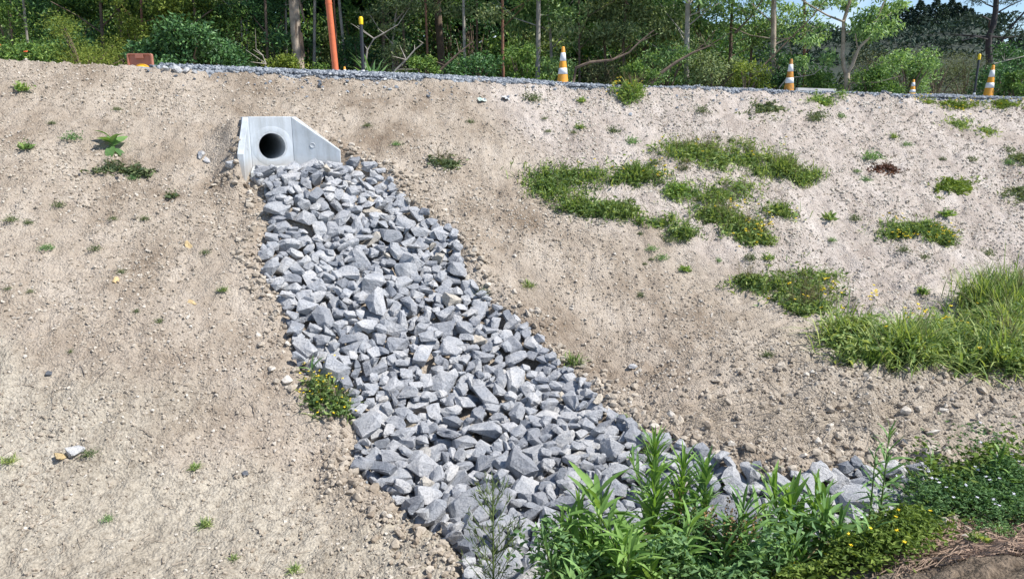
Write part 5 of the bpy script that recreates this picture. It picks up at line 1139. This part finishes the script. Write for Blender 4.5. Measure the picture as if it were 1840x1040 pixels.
poly_tree('leafy_tree', 'grey green leafy tree right of the black post', 'bark_pale', 'lf_olive', 21.0, [([(708, 145), (705, 80), (712, 20), (715, -40)], 4, 3), ([(706, 80), (680, 50), (668, 30)], 2.5, 1), ([(710, 40), (735, 15), (750, 0)], 2.5, 1)],
          [(672, 28, 34, 16), (715, 10, 46, 16), (760, 12, 40, 16), (700, 52, 30, 12), (830, 20, 50, 18), (885, 25, 36, 18)], L=0.11, W=0.45, droop=0.3, seed=18, per=170)
# bent dead limbs and sticks among the trunks
def limb(pts, w, bark, label, Y):
    Pp = np.array([at(u, v, Y) for u, v in pts]); g = Geo(); V, F = tube(Pp - Pp[0], np.linspace(w, w * 0.35, len(Pp)) / F0 * Y / 2, 6); g.add(V, F)
    for k in range(5):
        i = rnd.randrange(1, len(Pp)); q = Pp[i] - Pp[0]; V, F = tube([q, q + [rnd.gauss(0, 0.25), rnd.gauss(0, 0.2), rnd.uniform(0, 0.4)]], [0.012, 0.004], 4); g.add(V, F)
    o = link('dead_branch', g.mesh('dead_branch', M[bark], True)); o.location = Pp[0]; tag(o, label, 'branch', 'dead branches at the forest edge')
limb([(702, 142), (712, 125), (730, 108), (745, 90), (760, 78)], 4, 'bark_pale', 'pale slanting branch right of the black post', 17.6)
limb([(655, 130), (660, 90), (672, 70), (690, 60), (715, 45)], 4, 'bark_pale', 'curved grey branch arching from behind the black post', 17.8)
limb([(778, 140), (800, 118), (825, 95), (850, 75)], 5, 'bark_brown', 'brown branch slanting up between thin trunks', 18)
limb([(1030, 150), (1035, 122), (1060, 112), (1100, 108), (1130, 95), (1150, 75), (1175, 55)], 6, 'bark_brown', 'long crooked branch rising to the right from the clean cone', 18.2)
limb([(1165, 155), (1190, 130), (1215, 112), (1245, 95), (1270, 85)], 7, 'bark_brown', 'dark slanting branch right of the yellow flowered bush', 18.4)
limb([(470, 132), (478, 115), (472, 100), (460, 88)], 3, 'bark_pale', 'thin pale bent stick left of the peeling gum trunk', 17.4)
limb([(1786, 115), (1805, 110), (1830, 104)], 2.5, 'bark_pale', 'pale bare twig behind the farthest cone', 21)
limb([(1400, 158), (1415, 140), (1440, 138), (1462, 134)], 2.5, 'bark_pale', 'pale low twig behind the muddy cone', 19)
limb([(1340, 150), (1380, 110), (1420, 70), (1460, 30), (1500, -20)], 3.5, 'bark_brown', 'long thin bough crossing behind the straight grey gum trunk', 20)
limb([(1320, 60), (1350, 30), (1370, 0), (1385, -30)], 3.5, 'bark_brown', 'bare bough forking against the sky above the open crowned gum', 21)
# shrubs
SH = [(55, 17.3, 120, 72, 'lf_mid', 0.09, 1500, 'bush with orange flowers at the forest edge', 0.5), (150, 17.8, 180, 30, 'lf_yellow', 0.06, 4600, 'rounded yellow green feathery bush left of the red panel', 0.25), (25, 19.5, 150, 0, 'lf_mid', 0.1, 2200, 'tall mid green bush behind the orange flowered one', 0.5),
      (120, 20.5, 150, -20, 'lf_dark', 0.11, 2200, 'dark bush rising behind the feathery one', 0.5), (245, 20, 100, 30, 'lf_yellow', 0.09, 1300, 'yellow green bush above the red panel', 0.5), (335, 17.2, 165, 42, 'lf_dark', 0.11, 3600, 'large dark glossy bush right of the red panel', 0.55),
      (405, 18.2, 110, 62, 'lf_dark', 0.09, 1800, 'dark rounded bush right of the large glossy one', 0.5), (400, 21, 150, -10, 'lf_mid', 0.11, 2000, 'tall leafy bush behind the dark glossy bushes', 0.5), (510, 17.8, 80, 92, 'lf_yellow', 0.08, 1300, 'yellowish bush at the foot of the peeling gum trunk', 0.5),
      (572, 18, 50, 108, 'lf_mid', 0.08, 700, 'low leafy bush left of the orange pole', 0.5), (650, 21.5, 110, 60, 'lf_dark', 0.10, 1300, 'dark shrub behind the black post', 0.4), (720, 20.2, 110, 75, 'lf_olive', 0.08, 1000, 'thin olive shrub among dead twigs', 0.4), (760, 18, 80, 98, 'lf_mid', 0.08, 1300, 'green shrub at the foot of the wide dark trunk', 0.5),
      (855, 18.6, 110, 90, 'lf_dark', 0.09, 1500, 'dark low shrub between thin trunks', 0.5), (935, 19, 90, 70, 'lf_mid', 0.09, 1200, 'shrub left of the straight pale grey trunk', 0.5), (1000, 19.4, 80, 95, 'lf_gum', 0.09, 1000, 'pale green sapling behind the clean cone', 0.35), (1080, 20, 110, 110, 'lf_tea', 0.08, 1300, 'grey twiggy shrub right of the clean cone', 0.4),
      (1150, 18.4, 70, 105, 'lf_mid', 0.08, 1100, 'fresh green shrub behind the yellow flowered bush', 0.5), (1200, 19.5, 130, 70, 'lf_gum', 0.10, 1900, 'gum regrowth beside the pale stump like trunk', 0.35), (1285, 19.2, 120, 75, 'lf_olive', 0.10, 2100, 'olive shrub right of the pale stump like trunk', 0.35), (1345, 18.8, 90, 108, 'lf_yellow', 0.08, 1200, 'yellowish shrub left of the straight grey gum', 0.5),
      (1430, 20.5, 120, 80, 'lf_dark', 0.09, 1800, 'dark shrub behind the muddy cone', 0.5), (1480, 19.5, 90, 120, 'lf_mid', 0.08, 1200, 'low shrub left of the forked gum', 0.5), (1570, 18.8, 100, 112, 'lf_mid', 0.09, 1700, 'leafy shrub right of the forked gum', 0.45), (1640, 19.8, 110, 85, 'lf_gum', 0.10, 2000, 'bright rounded shrub behind the half hidden cone', 0.4),
      (1690, 21.2, 150, 95, 'lf_tea', 0.06, 3200, 'grey olive feathery shrub left of the far post', 0.25), (1745, 22.5, 130, 88, 'lf_tea', 0.06, 3000, 'feathery brownish shrub behind the far post', 0.25), (1600, 23, 170, 75, 'lf_tea', 0.07, 3000, 'wide dull shrub behind the bright rounded one', 0.25), (1810, 21, 130, 110, 'lf_dark', 0.09, 2200, 'dark shrub behind the farthest cone', 0.5), (1838, 18.8, 60, 125, 'lf_mid', 0.08, 1100, 'bright low shrub right of the farthest cone', 0.5), (1840, 24, 150, 75, 'lf_dark', 0.1, 2400, 'tall dark shrub under the leaning pine', 0.5)]
SHR = {}
for i, (u, Y, w, vt, mt, L, n, lb, wd_) in enumerate(SH): SHR[i] = shrub(u, Y, w * 1.08, vt, mt, L, int(n * 1.5), lb, 500 + i, W=wd_)
e = SHR[0]; FP = np.array([(-0.35, -0.5, 0.75), (0.25, -0.55, 0.6), (-0.22, -0.55, 0.35)]); tag(link('flowers', flowers(FP, 0.05, M['redfl']), e), kind='stuff')
# random fill of shrubs and young trees behind
kinds = ['lf_dark', 'lf_mid', 'lf_olive', 'lf_mid']
REFS = [(-40, 'tall mid green bush'), (57, 'thin pale trunk'), (150, 'feathery bush'), (255, 'red panel'), (335, 'large glossy bush'), (440, 'two pale saplings'), (540, 'peeling gum trunk'), (605, 'orange pole'), (655, 'black post'), (730, 'twiggy dead branches'), (790, 'wide dark trunk'), (850, 'straight pale thin trunk'), (906, 'reddish brown thin trunk'), (966, 'straight pale grey trunk'), (1030, 'clean cone'), (1110, 'yellow flowered bush'), (1175, 'dark slanting branch'), (1236, 'pale stump like trunk'), (1310, 'open crowned gum')]
for i in range(30):
    u = -60 + i * 47 + rnd.gauss(0, 15); Y = rnd.uniform(23, 27); vt = rnd.uniform(-60, 30) if u < 900 else rnd.uniform(20, 75)
    shrub(u, Y, rnd.uniform(130, 200), vt, kinds[i % 4], 0.15, 1500, {'lf_dark': 'dark', 'lf_mid': 'mid green', 'lf_olive': 'olive'}[kinds[i % 4]] + ' understorey shrub in the shade deep behind the ' + min(REFS, key=lambda q: abs(q[0] - u))[1], 700 + i, group='understorey shrubs deep in the wood')
# flax clump
p = at(672, 140, 16.2); p[2] = pz(p[0], 16.2); g = Geo(); B = rng.normal(0, 0.06, (60, 3)); B[:, 2] = 0; add_blades(g, B, rng.uniform(0.5, 0.95, 60), 0.045, rng.uniform(0.1, 1.0, 60))
e = link('flax_clump'); e.location = p; tag(e, 'spiky flax clump between the orange pole and the black post', 'flax'); tag(link('blades', g.mesh('blades', M['cover']), e), kind='stuff')
# far wood: one mass of foliage closing the view, lower towards the open sky
r = np.random.default_rng(99); n = 52000; uu = r.uniform(-250, 1330, n); YF = r.uniform(30, 40, n)
vt = np.interp(uu, [-300, 900, 1050, 1200, 1330], [-330, -330, -120, 10, 70]) + 25 * vnoise(uu / 30, uu * 0, 8)
xx = ray(uu, 0 * uu + 100)[0] * YF; ztop = ray(uu, vt)[1] * YF; C = np.stack([xx, YF, 0.2 + (ztop - 0.2) * r.random(n) ** 0.9], -1); g = Geo(); add_leaves(g, C, r.normal(size=(n, 3)), 0.55, 0.36, r, lo=0, hi=0.5)
tag(link('far_wood', g.mesh('far_wood', M['lf_dark'])), 'dense dark wood closing the view behind the trees', 'wood', kind='stuff')
# hill with pines on the right
hx = np.linspace(-30, 190, 60); hy = np.linspace(60, 240, 30); HXg, HYg = np.meshgrid(hx, hy); ub = HXg / HYg * F0 + 920
vr = np.interp(ub, [900, 1200, 1380, 1500, 1560, 1640, 1730, 1770, 1900, 2300], [80, 60, 52, 60, 45, 32, 30, 85, 90, 100]); ridge = np.interp(HYg, [60, 70, 90, 110, 160, 240], [-0.15, 0.35, 0.75, 1.0, 1.0, 0.6])
HZg = ray(920, vr)[1] * 105 * ridge * (1 + 0.05 * vnoise(HXg / 9, HYg / 9, 4)) ; I = np.arange(HXg.size).reshape(HXg.shape); hq = np.stack([I[:-1, :-1], I[:-1, 1:], I[1:, 1:], I[1:, :-1]], -1).reshape(-1, 4)
tag(link('hill', mk_mesh('hill', np.stack([HXg, HYg, HZg], -1).reshape(-1, 3), [hq], M['hill'], True)), 'dark wooded hill rising behind the trees', kind='structure')
def hillz(x, y):
    i = np.clip(np.searchsorted(hx, x) - 1, 0, 58); j = np.clip(np.searchsorted(hy, y) - 1, 0, 28); return HZg[j, i]
n = 60000; xx = r.uniform(10, 120, n); yy = r.uniform(66, 120, n); zz = hillz(xx, yy); lump = 2.2 * (vnoise(xx / 3, yy / 3, 14) + 0.5); C = np.stack([xx, yy, zz + lump * np.sqrt(r.random(n))], -1); g = Geo(); add_leaves(g, C, r.normal(size=(n, 3)), 0.6, 0.25, r, lo=0, hi=0.9)
tag(link('hill_scrub', g.mesh('hill_scrub', M['lf_pine'])), 'dull green scrub covering the far hill', 'scrub', kind='stuff')
def pine_mesh(seed):
    r = np.random.default_rng(seed); g = Geo()
    for k in range(26):
        t = k / 26; z = 0.12 + 0.86 * t; rr = 0.26 * (1 - t) ** 0.8 + 0.02
        for a in np.arange(0, 6.28, 1.05): aa = a + r.random(); blob_leaves(g, np.array([rr * 0.7 * math.cos(aa), rr * 0.7 * math.sin(aa), z + r.normal(0, 0.012)]), np.array([rr * 0.4, rr * 0.4, 0.025]), 7, 0.09, 0.03, r, -0.2, 0.1)
    return g.mesh('crown', M['lf_pine'])
PM = [pine_mesh(k) for k in range(4)]; g = Geo(); V, F = tube([(0, 0, -0.05), (0, 0, 0.5), (0, 0, 1)], [0.022, 0.014, 0.002], 6); g.add(V, F); PT = g.mesh('trunk', M['bark_dark'])
pines = [(1560, 22), (1585, 12), (1602, 18), (1618, 4), (1632, 12), (1648, 0), (1662, 8), (1676, -4), (1690, 6), (1704, -3), (1716, 4), (1728, 10), (1740, 14), (1752, 40), (1545, 35), (1655, 30), (1685, 34), (1710, 36), (1610, 36), (1820, 66), (1800, 70), (1838, 60)]
for i, (u, vt) in enumerate(pines):
    Y = rnd.uniform(96, 112); x = ray(u, 60)[0] * Y; zt = ray(u, vt)[1] * Y; zb = float(hillz(np.array(x), np.array(Y))); hh = max(zt - zb, 3.0)
    e = link('hill_pine'); e.location = (x, Y, zt - hh); e.scale = (hh * 1.1 + 1.5, hh * 1.1 + 1.5, hh); e.rotation_euler = (0, 0, rnd.random() * 6); tag(e, 'dark pine standing on the ridge of the far hill', 'pine tree', 'pines on the far hill')
    link('trunk', PT, e); tag(link('crown', PM[i % 4], e), kind='stuff')
